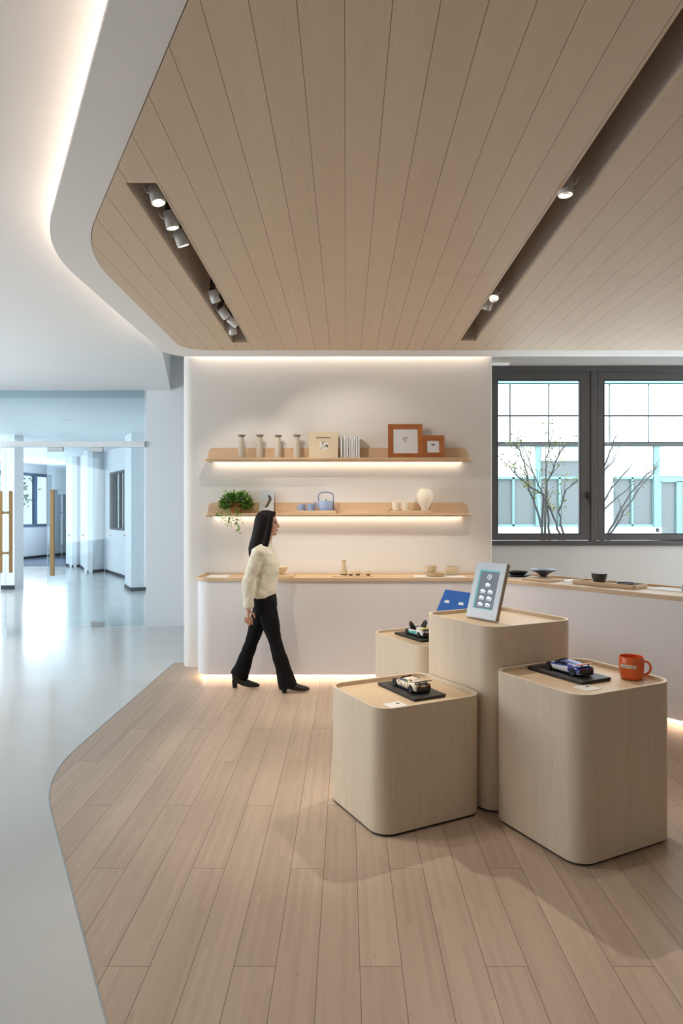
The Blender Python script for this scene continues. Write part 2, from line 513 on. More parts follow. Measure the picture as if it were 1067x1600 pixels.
for a, b in zip(tr[:-1], tr[1:]):
    d = (b - a).normalized(); n = Vector((-d.y, d.x, 0)) * 0.003
    edge.add([a - n, a + n, b + n, b - n, a - n + Vector((0, 0, .0015)), a + n + Vector((0, 0, .0015)), b + n + Vector((0, 0, .0015)), b - n + Vector((0, 0, .0015))],
             [(4, 5, 6, 7), (0, 4, 7, 3), (1, 2, 6, 5)])
struct(edge.build('trim_1', M['steel']), 'thin metal strip between wood floor and terrazzo', 'trim')

# lower ceiling: white plate with the wood field, two lamp slots
slotL = (-1.062, 3.29, -0.913, 6.395)
slotR = (1.058, -2.6, 1.207, 6.32)
holes = [[(s[0], s[1]), (s[2], s[1]), (s[2], s[3]), (s[0], s[3])] for s in (slotL, slotR)]
hb = [[(h[0][0] - .02, h[0][1] - .02), (h[1][0] + .02, h[1][1] - .02), (h[2][0] + .02, h[2][1] + .02), (h[3][0] - .02, h[3][1] + .02)] for h in holes]
plate = MB().prism(outer_r, ZC, ZC + 0.022, holes=[inner_r])
inset = offset_poly(outer_r, 0.21)
plate.prism(inset, ZC + 0.022, ZU + 0.03, top=False, bottom=False)
band = struct(plate.build('ceiling_band', M['band'], smooth=True, angle=25), 'white curved border band of the lowered ceiling', 'ceiling')
wc = MB().prism(offset_poly(inner_r, 0.004), ZC - 0.004, ZC + 0.02, holes=holes)
cw = struct(wc.build('ceiling_wood', M['ceilwood']), 'pale oak board ceiling with two lamp slots', 'ceiling')
for s_, h in ((slotL, holes[0]), (slotR, holes[1])):
    x0, y0, x1, y1 = s_; D = 0.24; t = 0.012; m = MB()
    m.span((x0 - t, y0 - t, ZC + .02), (x0, y1 + t, ZC + D)); m.span((x1, y0 - t, ZC + .02), (x1 + t, y1 + t, ZC + D))
    m.span((x0, y0 - t, ZC + .02), (x1, y0, ZC + D)); m.span((x0, y1, ZC + .02), (x1, y1 + t, ZC + D)); m.span((x0 - t, y0 - t, ZC + D), (x1 + t, y1 + t, ZC + D + .012))
    m.build('slot_lining', M['slot'], cw)
gapm = MB().prism(offset_poly(inner_r, -0.03), ZC + 0.0225, ZC + 0.03, holes=hb)
gapm.build('backing_board', M['gapdark'], cw)
# cove light strip lying behind the lip of the plate
ins2 = offset_poly(outer_r, 0.20)
k1 = [i for i, p in enumerate(ins2) if p[0] < 4.5 and p[1] < 6.79 and p[0] > -1.65]
strip = MB(); P = [ins2[i] for i in k1]
P = sorted(P, key=lambda p: -p[1])
cove_pts = [Vector((p[0], p[1], 0)) for p in P]
for a, b in zip(cove_pts[:-1], cove_pts[1:]):
    strip.add([a + Vector((0, 0, ZC + .032)), b + Vector((0, 0, ZC + .032)), b + Vector((0, 0, ZC + .052)), a + Vector((0, 0, ZC + .052))], [(0, 1, 2, 3)])
cv = strip.build('cove_light_strip', M['cove'])
sm = cv.modifiers.new('solid', 'SOLIDIFY'); sm.thickness = 0.004; sm.offset = 0
tag(cv, 'warm light strip hidden in the cove along the curved ceiling band', 'light strip')

# upper white ceiling, with the grey recess behind the shelf wall
cut = offset_poly(outer_r, 0.22)
up = [(-6.2, -4.1), (5.6, -4.1), (5.6, -3.0)]
k0 = next(i for i, p in enumerate(cut) if abs(p[1] + 2.88) < 0.25 and p[0] < 4.9)
up = [(-6.2, -4.1), (6.0, -4.1), (6.0, cut[k0][1])] + cut[:k0 + 1][::-1] + [(-1.66, 6.93), (-1.88, 6.93), (-1.94, 7.2), (-2.45, 9.54), (-2.82, 9.54), (-2.82, 9.66), (-6.2, 9.66)]
up = [p for i, p in enumerate(up) if i == 0 or (Vector(p) - Vector(up[i - 1])).length > 1e-4]
struct(MB().prism(up, ZU, ZU + 0.10).build('ceiling_upper', M['ceilwhite']), 'white upper ceiling over the walkway', 'ceiling')
struct(MB().span((-3.2, 6.9, ZR), (6.0, 9.9, ZR + .1)).build('ceiling_recess', M['wall']), 'higher ceiling in the recess behind the shelf wall', 'ceiling')
struct(MB().span((-3.2, -4.2, ZR), (6.0, 6.9, ZR + .1)).build('ceiling_cover', M['wall']), 'unseen cover added above the lowered ceiling to keep sky light out', 'ceiling')  # unseen cover, added to stop sky light leaking in from above
bl = MB(); a, b = Vector((-1.94, 7.2, 0)), Vector((-2.45, 9.54, 0)); n_ = Vector((b - a).yx.to_3d()); n_ = Vector((-(b - a).y, (b - a).x, 0)).normalized() * 0.05
bl.add([a + Vector((0, 0, ZU + .1)), b + Vector((0, 0, ZU + .1)), b + n_ + Vector((0, 0, ZU + .1)), a + n_ + Vector((0, 0, ZU + .1)),
        a + Vector((0, 0, ZR)), b + Vector((0, 0, ZR)), b + n_ + Vector((0, 0, ZR)), a + n_ + Vector((0, 0, ZR))],
       [(0, 1, 5, 4), (1, 2, 6, 5), (2, 3, 7, 6), (3, 0, 4, 7), (0, 3, 2, 1), (4, 5, 6, 7)])
struct(bl.build('trim_2', M['hallwall']), 'upright edge of the upper ceiling beside the recess', 'trim')

# shelf wall with rounded left end
YW = 7.06
sw = round_poly([(-1.70, YW), (1.512, YW), (1.512, YW + .26), (-1.70, YW + .26)], [0.12, 0.02, 0.02, 0.12], 10)
struct(MB().prism(sw, 0.0, ZR).build('wall_shelf', M['wall'], smooth=True), 'white wall with rounded left end carrying the two shelves', 'wall')
tb = round_poly([(-1.685, YW - .012), (-1.4, YW - .012), (-1.4, YW), (-1.69, YW)], 0.003, 3)
struct(MB().prism(round_poly([(-1.69, YW - .010), (1.5, YW - .010), (1.5, YW + .2), (-1.69, YW + .2)], [0.115, .01, .01, .11], 8), 0.0, 0.075).build('baseboard_shelf', M['wall'], smooth=True), 'low white baseboard of the shelf wall', 'baseboard')
ws = MB().span((-1.55, 7.005, ZC + .075), (1.47, 7.03, ZC + .083))
tag(ws.build('wall_wash_strip', M['wash']), 'warm light strip in the gap above the shelf wall', 'light strip')
# stepped end of the ceiling pocket right of the shelf wall
tp = MB(); tp.span((1.515, 7.18, 3.17), (1.735, 7.32, 3.215)); tp.span((1.515, 7.18, 3.219), (1.735, 7.32, 3.265)); tp.span((1.515, 7.20, 3.265), (1.73, 7.32, 3.28))
struct(tp.build('trim_3', M['wall'], bevel=.003), 'stepped beige end of the ceiling pocket right of the shelf wall', 'trim')

# window wall
YN = 7.75


def wall_open(p0, p1, z0, z1, openings, thick, mat, name):
    """upright wall from p0 to p1 (plan) with rectangular openings (s0, s1, za, zb) along its length"""
    p0, p1 = Vector((p0[0], p0[1], 0)), Vector((p1[0], p1[1], 0)); L = (p1 - p0).length; d = (p1 - p0) / L; n = Vector((-d.y, d.x, 0))
    mtx = Matrix(((d.x, n.x, 0, p0.x), (d.y, n.y, 0, p0.y), (0, 0, 1, 0), (0, 0, 0, 1)))
    m = MB(); xs = 0.0
    for s0, s1, za, zb in sorted(openings):
        if s0 > xs: m.span((xs, 0, z0), (s0, thick, z1), mtx)
        if za > z0: m.span((s0, 0, z0), (s1, thick, za), mtx)
        if zb < z1: m.span((s0, 0, zb), (s1, thick, z1), mtx)
        xs = s1
    if xs < L: m.span((xs, 0, z0), (L, thick, z1), mtx)
    return m.build(name, mat), mtx


wx0, wx1, wz0, wz1 = 1.30, 4.46, 1.225, 3.255
o, _ = wall_open((1.0, YN), (5.6, YN), 0, ZR, [(wx0 - 1.0, wx1 - 1.0, wz0, wz1)], 0.22, M['wall'], 'wall_window')
struct(o, 'white wall around the dark framed window on the right', 'wall')

# big window, two opening sashes
win = tag(bpy.data.objects.new('window_1', None), 'large dark grey two sash window looking out on the courtyard', 'window', kind='structure'); C.objects.link(win)
win.location = (0, YN, 0)
FT = 0.06
m = MB()
fy0, fy1 = -0.015, 0.09
m.span((wx0, fy0, wz1 - FT), (wx1, fy1, wz1)); m.span((wx0, fy0, wz0), (wx1, fy1, wz0 + FT - .01)); m.span((wx0, fy0, wz0), (wx0 + FT, fy1, wz1)); m.span((wx1 - FT, fy0, wz0), (wx1, fy1, wz1))
mx0 = at(923.0, 800, YN).x; mx1 = at(932.5, 800, YN).x
m.span((mx0, fy0 + .003, wz0 + FT - .01), (mx1, fy1, wz1 - FT))
m.build('outer_frame', M['frame'], win, bevel=.004)
sills = MB().span((wx0 - .01, -.03, wz0 - .006), (wx1 + .01, .0, wz0 + .012)); sills.build('sill', M['frame'], win, bevel=.003)


def sash(x0, x1, gx0, gx1, gz0, gz1):
    z0, z1 = wz0 + FT - .005, wz1 - FT + .002
    f = MB(); f.span((x0, .0, z0), (gx0, .075, z1)); f.span((gx1, .0, z0), (x1, .075, z1)); f.span((gx0, .0, z0), (gx1, .075, gz0)); f.span((gx0, .0, gz1), (gx1, .075, z1))
    so = f.build('sash', M['frame'], win, bevel=.006)
    g = MB(); t = .008
    g.span((gx0, -.002, gz0), (gx0 + t, .02, gz1)); g.span((gx1 - t, -.002, gz0), (gx1, .02, gz1)); g.span((gx0, -.002, gz0), (gx1, .02, gz0 + t)); g.span((gx0, -.002, gz1 - t), (gx1, .02, gz1))
    g.build('gasket', M['framedark'], so)
    MB().span((gx0 + .003, .03, gz0 + .003), (gx1 - .003, .036, gz1 - .003)).build('pane', M['glass'], so)
    return so


gzt, gzb = at(0, 593.5, YN).z, at(0, 834.5, YN).z
sL = sash(wx0 + FT - .005, mx0 - .004, at(777, 0, YN).x - .0, at(906.5, 0, YN).x, gzb, gzt)
sash(mx1 + .004, at(1100, 0, YN).x, at(943.5, 0, YN).x, at(1086, 0, YN).x, gzb, gzt)
sash(at(1101, 0, YN).x, wx1 - FT + .004, at(1112, 0, YN).x, wx1 - FT - .07, gzb, gzt)
hx = at(918.3, 0, YN).x; hz = at(0, 775, YN).z
h = MB(); h.span((hx - .014, -.012, hz - .035), (hx + .014, .0, hz + .045)); h.tube([(hx, -.01, hz + .02), (hx, -.045, hz + .02), (hx, -.05, hz - .02), (hx, -.048, hz - .10)], [.009, .009, .009, .008], 10)
h.build('handle', M['framedark'], sL, smooth=True, bevel=.002)

# far walls of the display room
struct(wall_open((5.6, -4.2), (5.6, 8.0), 0, ZR, [(9.8, 11.6, 0.9, 2.9)], -0.15, M['wall'], 'wall_right')[0], 'white wall at the right end of the room', 'wall')  # the unseen opening is added to go with the side fill lamp
struct(MB().span((-6.2, -4.25, 0), (5.6, -4.1, ZR)).build('wall_back', M['wall']), 'white wall behind the camera', 'wall')
o, _ = wall_open((-6.2, -4.1), (-6.2, 9.54), 0, ZR, [(5.0, 12.2, 0.9, 2.7)], 0.15, M['wall'], 'wall_left'); struct(o, 'white wall with long window opening left of the walkway', 'wall')
# pier between glass partition and shelf wall
YG = 9.54
struct(MB().span((at(228, 0, YG).x, YG, 0), (-1.2, YG + .3, ZR)).build('wall_pier', M['hallwall']), 'white pier between glass partition and shelf wall', 'wall')
struct(MB().span((-1.2, YG, 0), (1.05, YG + .1, ZR)).build('wall_rear', M['wall']), 'white wall closing the space behind the shelf wall', 'wall')
struct(MB().span((1.0, YN, 0), (1.08, YG, ZR)).build('wall_return', M['wall']), 'white return wall behind the shelf wall', 'wall')

# ------------------------------------------------------------------ glass partition and doors
gx_r = at(225, 0, YG).x; zt = at(0, 690, YG).z; zb = at(0, 699, YG).z
rail = MB().span((-6.2, YG - .05, zb), (gx_r + .02, YG + .05, zt)).build('trim_4', M['rail'], bevel=.004); struct(rail, 'white transom rail over the glass doors', 'trim')


def pane(name, x0, x1, z0, z1, label, cat='glass panel'):
    p = MB().span((x0, YG - .006, z0), (x1, YG + .006, z1)).build(name, M['door_glass']); return struct(p, label, cat)


pane('window_4', -6.15, gx_r, zt, ZU - .002, 'clear glass transom panel above the door rail')
xs_a, xs_b = at(163, 0, YG).x, at(74, 0, YG).x
pane('window_5', xs_a + .004, gx_r, 0.012, zb, 'fixed glass panel beside the white pier')
d1 = pane('door_1', xs_b, xs_a - .004, 0.012, zb, 'closed frameless glass door with long straight wooden pull', 'door')


def pull(parent, x, y, z0, z1, w_=.05):
    b = MB().span((x - w_ / 2, y - .02, z0), (x + w_ / 2, y + .02, z1)); o = b.build('pull_handle', M['handlewood'], parent, bevel=.006); return o


pull(d1, at(84.5, 0, YG).x, YG - .06, at(0, 899, YG).z, at(0, 765, YG).z, .055)
st = MB()
for z in (at(0, 800, YG).z, at(0, 868, YG).z): st.tube([(at(84.5, 0, YG).x, YG - .05, z), (at(84.5, 0, YG).x, YG, z)], .012, 10)
st.build('standoff', M['steel'], d1, smooth=True)
for nm, a, b, y0, y1 in (('patch_fitting', 75, 99, 699, 705.5), ('patch_fitting', 141, 161.5, 699, 706), ('patch_fitting', 143, 163, 971, 978)):
    MB().span((at(a, 0, YG).x, YG - .02, at(0, y1, YG).z), (at(b, 0, YG).x, YG + .02, at(0, y0, YG).z)).build(nm, M['steel'], d1, bevel=.003)
dots = MB()
for px in (108, 130, 151, 173, 195, 216):
    c = at(px, 836.5, YG); dots.lathe([(1e-6, 0), (.016, 0), (.016, .002), (1e-6, .002)], seg=16, mtx=Matrix.Translation((c.x, YG - .007, c.z)) @ Matrix.Rotation(PI / 2, 4, 'X'))
dots.build('safety_dots', M['rail'], d1)
# left leaf stands open towards the camera
lv_ = Vector((-.4985, 1.0, 0)).normalized(); ln_ = Vector((lv_.y, -lv_.x, 0)); hg = Vector((-.4985 * 9.47, 9.47, 0))
LM = Matrix(((lv_.x, ln_.x, 0, hg.x), (lv_.y, ln_.y, 0, hg.y), (0, 0, 1, 0), (0, 0, 0, 1)))
dl = struct(MB().span((-.98, -.006, 0.012), (0, .006, zb - .004), LM).build('door_2', M['door_glass']), 'open glass door leaf with paired wooden pulls at left edge', 'door')
yh = (LM @ Vector((-.88, 0, 0))).y
for dx in (-.058, .058):
    MB().span((-.90, dx - .022, at(0, 895, yh).z), (-.86, dx + .022, at(0, 767, yh).z), LM).build('pull_handle', M['handlewood'], dl, bevel=.008)
for py in (801, 864):
    z = at(0, py, yh).z; MB().tube([(-.88, -.05, z), (-.88, -.02, z), (-.88, 0, z), (-.88, .02, z), (-.88, .05, z)], [.026, .015, .012, .015, .026], 12, LM).build('standoff', M['handlewood'], dl, smooth=True)
struct(MB().span((-6.2, YG - .006, 0.012), (-5.75, YG + .006, zb)).build('window_6', M['door_glass']), 'fixed glass panel at the far left', 'glass panel')

# ------------------------------------------------------------------ hall beyond the glass
HZ = 3.20


def F(px, py): return onz(px, py, 0.0).xy


def upright(pts, name, label, z0=0.0, z1=HZ, thick=0.12, mat=None):
    m = MB()
    for a, b in zip(pts[:-1], pts[1:]):
        a, b = Vector(a).to_3d(), Vector(b).to_3d(); d = (b - a).normalized(); n = Vector((d.y, -d.x, 0)) * thick
        m.add([a, b, b + n, a + n, a + Vector((0, 0, z1 - z0)), b + Vector((0, 0, z1 - z0)), b + n + Vector((0, 0, z1 - z0)), a + n + Vector((0, 0, z1 - z0))],
              [(0, 1, 5, 4), (1, 2, 6, 5), (2, 3, 7, 6), (3, 0, 4, 7), (4, 5, 6, 7), (0, 3, 2, 1)], Matrix.Translation((0, 0, z0)))
    return struct(m.build(name, mat or M['hallwall']), label, 'wall')


pA = [(-2.75, YG + .3), (-3.9, F(225, 923)[1]), F(225, 923), F(205, 924), F(195, 918), (F(195, 918)[0] + .35, F(195, 918)[1] + 1.2), F(196, 904)]
upright(pA, 'wall_hall_near', 'white hall wall and column right of the glass door')
w0, w1 = F(196, 904), F(163, 893)
Lw = (w1 - w0).length
seg_px = lambda px: next(s / 400 * Lw for s in range(401) if (w0 + (w1 - w0) * s / 400)[0] / (w0 + (w1 - w0) * s / 400)[1] <= (px - CX0) / FPX) if px > 163 else Lw
s0, s1 = seg_px(194.5), seg_px(172.5)
za, zb_ = 1.15, 2.62
dd = (w1 - w0).normalized()
# wall runs with its back to the right of travel
mt = Matrix(((dd.x, dd.y, 0, w0.x), (dd.y, -dd.x, 0, w0.y), (0, 0, 1, 0), (0, 0, 0, 1)))
m = MB(); m.span((0, 0, 0), (s0, .12, HZ), mt); m.span((s1, 0, 0), (Lw, .12, HZ), mt); m.span((s0, 0, 0), (s1, .12, za), mt); m.span((s0, 0, zb_), (s1, .12, HZ), mt)
struct(m.build('wall_hall_window', M['hallwall']), 'slanting hall wall with a dark framed window', 'wall')
wn2 = tag(bpy.data.objects.new('window_2', None), 'narrow dark framed window in the slanting hall wall', 'window', kind='structure'); C.objects.link(wn2)
m = MB(); t = .05
m.span((s0, -.02, za), (s0 + t, .07, zb_), mt); m.span((s1 - t, -.02, za), (s1, .07, zb_), mt); m.span((s0, -.02, za), (s1, .07, za + t), mt); m.span((s0, -.02, zb_ - t), (s1, .07, zb_), mt)
for q in (.34, .67): m.span((s0 + (s1 - s0) * q - .025, -.01, za), (s0 + (s1 - s0) * q + .025, .06, zb_), mt)
m.build('window_frame', M['frame'], wn2)
MB().span((s0, .03, za), (s1, .036, zb_), mt).build('pane', M['glass'], wn2)
pB = [F(163, 893), F(137, 896), F(126, 887), F(125, 886), F(113, 887), F(103, 884.5), F(103, 867)]
upright(pB, 'wall_hall_right', 'stepped white hall columns right of the far window')
a, b = Vector(F(103, 867)), Vector(F(20, 876)); b2 = a + (b - a) * 1.9
dd = (b2 - a).normalized(); L2 = (b2 - a).length
mt2 = Matrix(((dd.x, dd.y, 0, a.x), (dd.y, -dd.x, 0, a.y), (0, 0, 1, 0), (0, 0, 0, 1)))
q0, q1 = 0.95, 5.0
m = MB(); m.span((0, 0, 0), (q0, .15, HZ), mt2); m.span((q1, 0, 0), (L2, .15, HZ), mt2); m.span((q0, 0, 0), (q1, .15, 1.09), mt2); m.span((q0, 0, 2.93), (q1, .15, HZ), mt2)
struct(m.build('wall_hall_far', M['hallwall']), 'far white hall wall under the bright window', 'wall')
wn3 = tag(bpy.data.objects.new('window_3', None), 'bright three pane window at the far end of the hall', 'window', kind='structure'); C.objects.link(wn3)
m = MB(); t = .09
m.span((q0, -.03, 1.09), (q0 + t, .1, 2.93), mt2); m.span((q1 - t, -.03, 1.09), (q1, .1, 2.93), mt2); m.span((q0, -.03, 1.09), (q1, .1, 1.09 + t), mt2); m.span((q0, -.03, 2.93 - t), (q1, .1, 2.93), mt2)
for q in (1.84, 2.85, 3.9): m.span((q - .05, -.03, 1.09), (q + .05, .09, 2.93), mt2)
m.build('window_frame', plain('blue_grey_window_frame', (96, 116, 140), .5), wn3)
MB().span((q0, .03, 1.09), (q1, .036, 2.93), mt2).build('pane', M['glass'], wn3)
# left column seen at the open door
c0, c1 = F(9, 921), F(22.5, 921)
struct(MB().span((c0[0] - .1, c0[1], 0), (c1[0], c0[1] + .4, HZ)).build('wall_hall_column', M['hallwall']), 'white column left of the far window', 'wall')
struct(MB().span((-13.9, 17.5, 0), (-8.95, 17.62, HZ)).build('wall_hall_left', M['hallwall']), 'white wall left of the hall column', 'wall')
struct(MB().span((-14, YG + .03, HZ), (-1.5, 28, HZ + .1)).build('ceiling_hall', M['hallwall']), 'pale ceiling of the hall beyond the glass', 'ceiling')
struct(MB().span((-14.1, YG, 0), (-14, 28, HZ)).build('wall_hall_west', M['hallwall']), 'white outer hall wall out of view', 'wall')
# skirtings
sk = MB()
for a, b in zip(pA[1:-1], pA[2:]):
    a, b = Vector(a).to_3d(), Vector(b).to_3d(); d = (b - a).normalized(); n = Vector((-d.y, d.x, 0)) * .012
    sk.add([a, b, b + n, a + n] + [p + Vector((0, 0, .075)) for p in (a, b, b + n, a + n)], [(0, 1, 5, 4), (1, 2, 6, 5), (2, 3, 7, 6), (3, 0, 4, 7), (4, 5, 6, 7)])
struct(sk.build('baseboard_hall_near', M['black']), 'black skirting of the near hall column', 'baseboard')
sk = MB()
for a, b in zip(([w0] + pB)[:-1], ([w0] + pB)[1:]):
    a, b = Vector(a).to_3d(), Vector(b).to_3d(); d = (b - a).normalized(); n = Vector((-d.y, d.x, 0)) * .012
    sk.add([a, b, b + n, a + n] + [p + Vector((0, 0, .075)) for p in (a, b, b + n, a + n)], [(0, 1, 5, 4), (1, 2, 6, 5), (2, 3, 7, 6), (3, 0, 4, 7), (4, 5, 6, 7)])
struct(sk.build('baseboard_hall_right', M['black']), 'black skirting of the stepped hall columns', 'baseboard')
struct(MB().span((0, -.014, 0), (L2, 0, .09), mt2).build('baseboard_hall_far', M['black']), 'black skirting under the far window', 'baseboard')
struct(MB().span((c0[0] - .1, c0[1] - .012, 0), (c1[0] + .01, c0[1], .085)).build('baseboard_hall_left', M['black']), 'black skirting of the left hall column', 'baseboard')
cp = [F(14, 885), F(103.5, 884.5), F(103, 868), F(16, 877)]
struct(MB().prism([tuple(p) for p in cp], 0.0, 0.008).build('floor_carpet', M['carpet']), 'dark blue grey carpet strip before the far window', 'floor')
# small round downlights in the hall
for i, (px, py, lb) in enumerate(((103, 657.5, 'round downlight in the hall ceiling, nearest to the glass'), (98, 678.5, 'round downlight in the hall ceiling, second from the glass'),
                                  (79, 706, 'round downlight in the hall ceiling just under the door rail'), (60, 716, 'round downlight in the hall ceiling, farthest from the glass'))):
    Y = FPX * (HZ - HC) / (CY0 - py); X = (px - CX0) / FPX * Y
    t_ = thing('downlight', lb, 'downlight', (X, Y, HZ), 0, 'downlights in the hall ceiling')
    MB().lathe([(.055, 0), (.085, 0), (.085, -.012), (.055, -.006)]).build('trim_ring', M['rail'], t_, smooth=True)
    MB().lathe([(1e-6, -.004), (.055, -.004), (.055, 0), (1e-6, 0)]).build('diffuser', M['down'], t_)

# ------------------------------------------------------------------ courtyard seen through the big window
YF = 16.0
struct(MB().span((-16, 7.98, -.3), (16, 30, -.25)).build('ground_outside', plain('pale_courtyard_paving', (190, 188, 182), .8)), 'pale paving of the courtyard', 'ground')
M['panel'] = plain('white_facade_panel', (236, 238, 240), .5, var=.015, scale=.6)
M['teal'] = plain('teal_aluminium', (140, 178, 180), .4)
M['fglass'] = NT('grey_facade_glass').base(lin((124, 133, 137)), .12, 0, .5)
M['joint'] = plain('dark_panel_joint', (72, 74, 76), .7)
bld = thing('facade_building', 'white panelled building with teal framed windows across the courtyard', 'building', (0, YF, 0))


def fx(px): return (px - CX0) / FPX * YF


def fz(py): return HC - (py - CY0) / FPX * YF


MB().span((1.5, .12, -.25), (13.0, 4.0, 7.5)).build('wall_body', M['panel'], bld)
cols_l = [fx(737), fx(797), fx(857.5), fx(917), fx(952.5), fx(1013.5), fx(1074), fx(1134), fx(1194), fx(1254)]
rows = [fz(599), fz(649.5), fz(692)]
for (za_, zb2) in ((rows[1], rows[0]), (rows[2], rows[1]), (rows[0] + .45, rows[0] + 1.3)):
    for a, b in zip(cols_l[:-1], cols_l[1:]):
        MB().span((a + .02, 0, za_ + .02), (b - .02, .12, zb2 - .02)).build('cladding_panel', M['panel'], bld)
MB().span((1.5, .085, rows[2]), (13, .12, rows[0] + 1.3)).build('joint_backing', M['joint'], bld)
MB().span((2.6, -.03, rows[0]), (13, .1, rows[0] + .08)).build('string_course', M['teal'], bld)
MB().span((2.6, .02, rows[0] + .08), (13, .11, rows[0] + .44)).build('upper_window_band', M['fglass'], bld)
MB().span((2.6, -.06, rows[2] - .075), (13, .14, rows[2] - .005)).build('ledge', M['joint'], bld)


def fbox(name, x0, x1, y0, y1, d0, d1, mat, parent=bld): return MB().span((fx(x0), d0, fz(y1)), (fx(x1), d1, fz(y0))).build(name, mat, parent)


fbox('cladding_panel', 737, 837, 696, 745, .02, .13, M['panel'])
fbox('cladding_panel', 846, 942, 697, 720, .02, .13, M['panel'])
g = fbox('window_glass', 846, 942, 719, 746, .08, .13, M['fglass'])
fbox('cladding_panel', 943.5, 957, 692, 836, -.03, .13, M['panel'])
fbox('cladding_panel', 959, 1021, 696, 744.5, .02, .13, M['panel'])
fbox('cladding_panel', 1031, 1130, 697, 744, .02, .13, M['panel'])
fbox('plinth_panel', 737, 942, 823.5, 850, .0, .13, M['panel'])
fbox('plinth_panel', 957, 1034, 823.5, 850, .0, .13, M['panel'])
for x0, x1 in ((770, 842), (842, 942), (957, 1024)):
    f = fbox('window_glass', x0, x1, 746, 822, .10, .13, M['fglass'])
    fr = MB()
    for a, b, c, d in ((x0, x1, 744.5, 748.5), (x0, x1, 819.5, 823.5), (x0, x0 + 2.5, 746, 822), (x1 - 2.5, x1, 746, 822)): fr.span((fx(a), .03, fz(d)), (fx(b), .13, fz(c)))
    mid = {770: (801, 804.5), 842: (873.5, 877), 957: (987.5, 990.5)}[x0]
    fr.span((fx(mid[0]), .03, fz(822)), (fx(mid[1]), .13, fz(746)))
    fr.build('window_frame', M['teal'], f)
fbox('mullion', 837, 844.5, 694, 822, -.01, .13, M['teal']); fbox('mullion', 844, 942, 694.5, 698.5, .0, .13, M['teal'])
fbox('mullion', 1022, 1030.5, 694, 824, -.01, .13, M['teal']); fbox('mullion', 1030, 1130, 694, 697, .0, .13, M['teal'])
dr = fbox('door', 1031, 1064, 752, 850, .09, .13, M['fglass'])
fr = MB()
for a, b, c, d in ((1030, 1130, 744.5, 753), (1030, 1034, 752, 850), (1058, 1067, 752, 850)): fr.span((fx(a), .02, fz(d)), (fx(b), .13, fz(c)))
fr.build('door_frame', M['teal'], dr)
fbox('window_glass', 1067, 1130, 752, 850, .09, .13, M['fglass'])
fbox('wall_lamp', 1025, 1028, 825.5, 831, -.06, 0, M['joint'])

# bare multi-stem trees
M['bark'] = plain('grey_bark', (88, 88, 90), .8)
M['leafy'] = plain('yellow_green_leaf', (140, 138, 66), .6, var=.25, scale=6)


def tree(name, label, Y, stems, nleaf, seed, group):
    rnd = random.Random(seed)
    base = at(stems[0][0][0], stems[0][0][1], Y); t_ = thing(name, label, 'tree', (base.x, Y, -.25), 0, group)
    b = MB(); lf = MB(); tips = []
    root = Vector((base.x, Y, -.25))
    for st_ in stems:
        pts = [at(px, py, Y + dy) - root for px, py, dy in st_[:]]
        low = Vector((pts[0].x * .4, pts[0].y * .4, 0.0))
        full = [low] + pts
        # smooth
        sm_ = []
        for a_, c_ in zip(full[:-1], full[1:]):
            for q in range(4): sm_.append(a_.lerp(c_, q / 4) + Vector((rnd.uniform(-.012, .012), rnd.uniform(-.02, .02), 0)))
        sm_.append(full[-1]); n = len(sm_)
        b.tube(sm_, [.022 * (1 - .75 * i / n) for i in range(n)], 6)
        for i in range(int(n * .35), n):
            if rnd.random() < .75:
                d = (sm_[i] - sm_[i - 1]).normalized(); s_ = sm_[i]; L = rnd.uniform(.12, .42)
                v = (d + Vector((rnd.uniform(-1, 1), rnd.uniform(-.7, .7), rnd.uniform(-.1, .8))) * .8).normalized()
                e = s_ + v * L; mid_ = s_.lerp(e, .5) + Vector((0, 0, .02))
                b.tube([s_, mid_, e], [.006, .004, .002], 5); tips += [mid_, e]
        tips.append(sm_[-1])
    b.build('trunk', M['bark'], t_, smooth=True)
    for _ in range(nleaf):
        p = rnd.choice(tips) + Vector((rnd.uniform(-.06, .06), rnd.uniform(-.06, .06), rnd.uniform(-.06, .06)))
        a_ = Vector((rnd.uniform(-1, 1), rnd.uniform(-1, 1), rnd.uniform(-.6, .6))).normalized(); s_ = rnd.uniform(.03, .055)
        w_ = a_.cross(Vector((rnd.uniform(-1, 1), rnd.uniform(-1, 1), 1))).normalized() * s_ * .4
        lf.add([p, p + a_ * s_ * .5 + w_, p + a_ * s_, p + a_ * s_ * .5 - w_], [(0, 1, 2, 3)])
    if nleaf: lf.build('leaves', M['leafy'], t_)


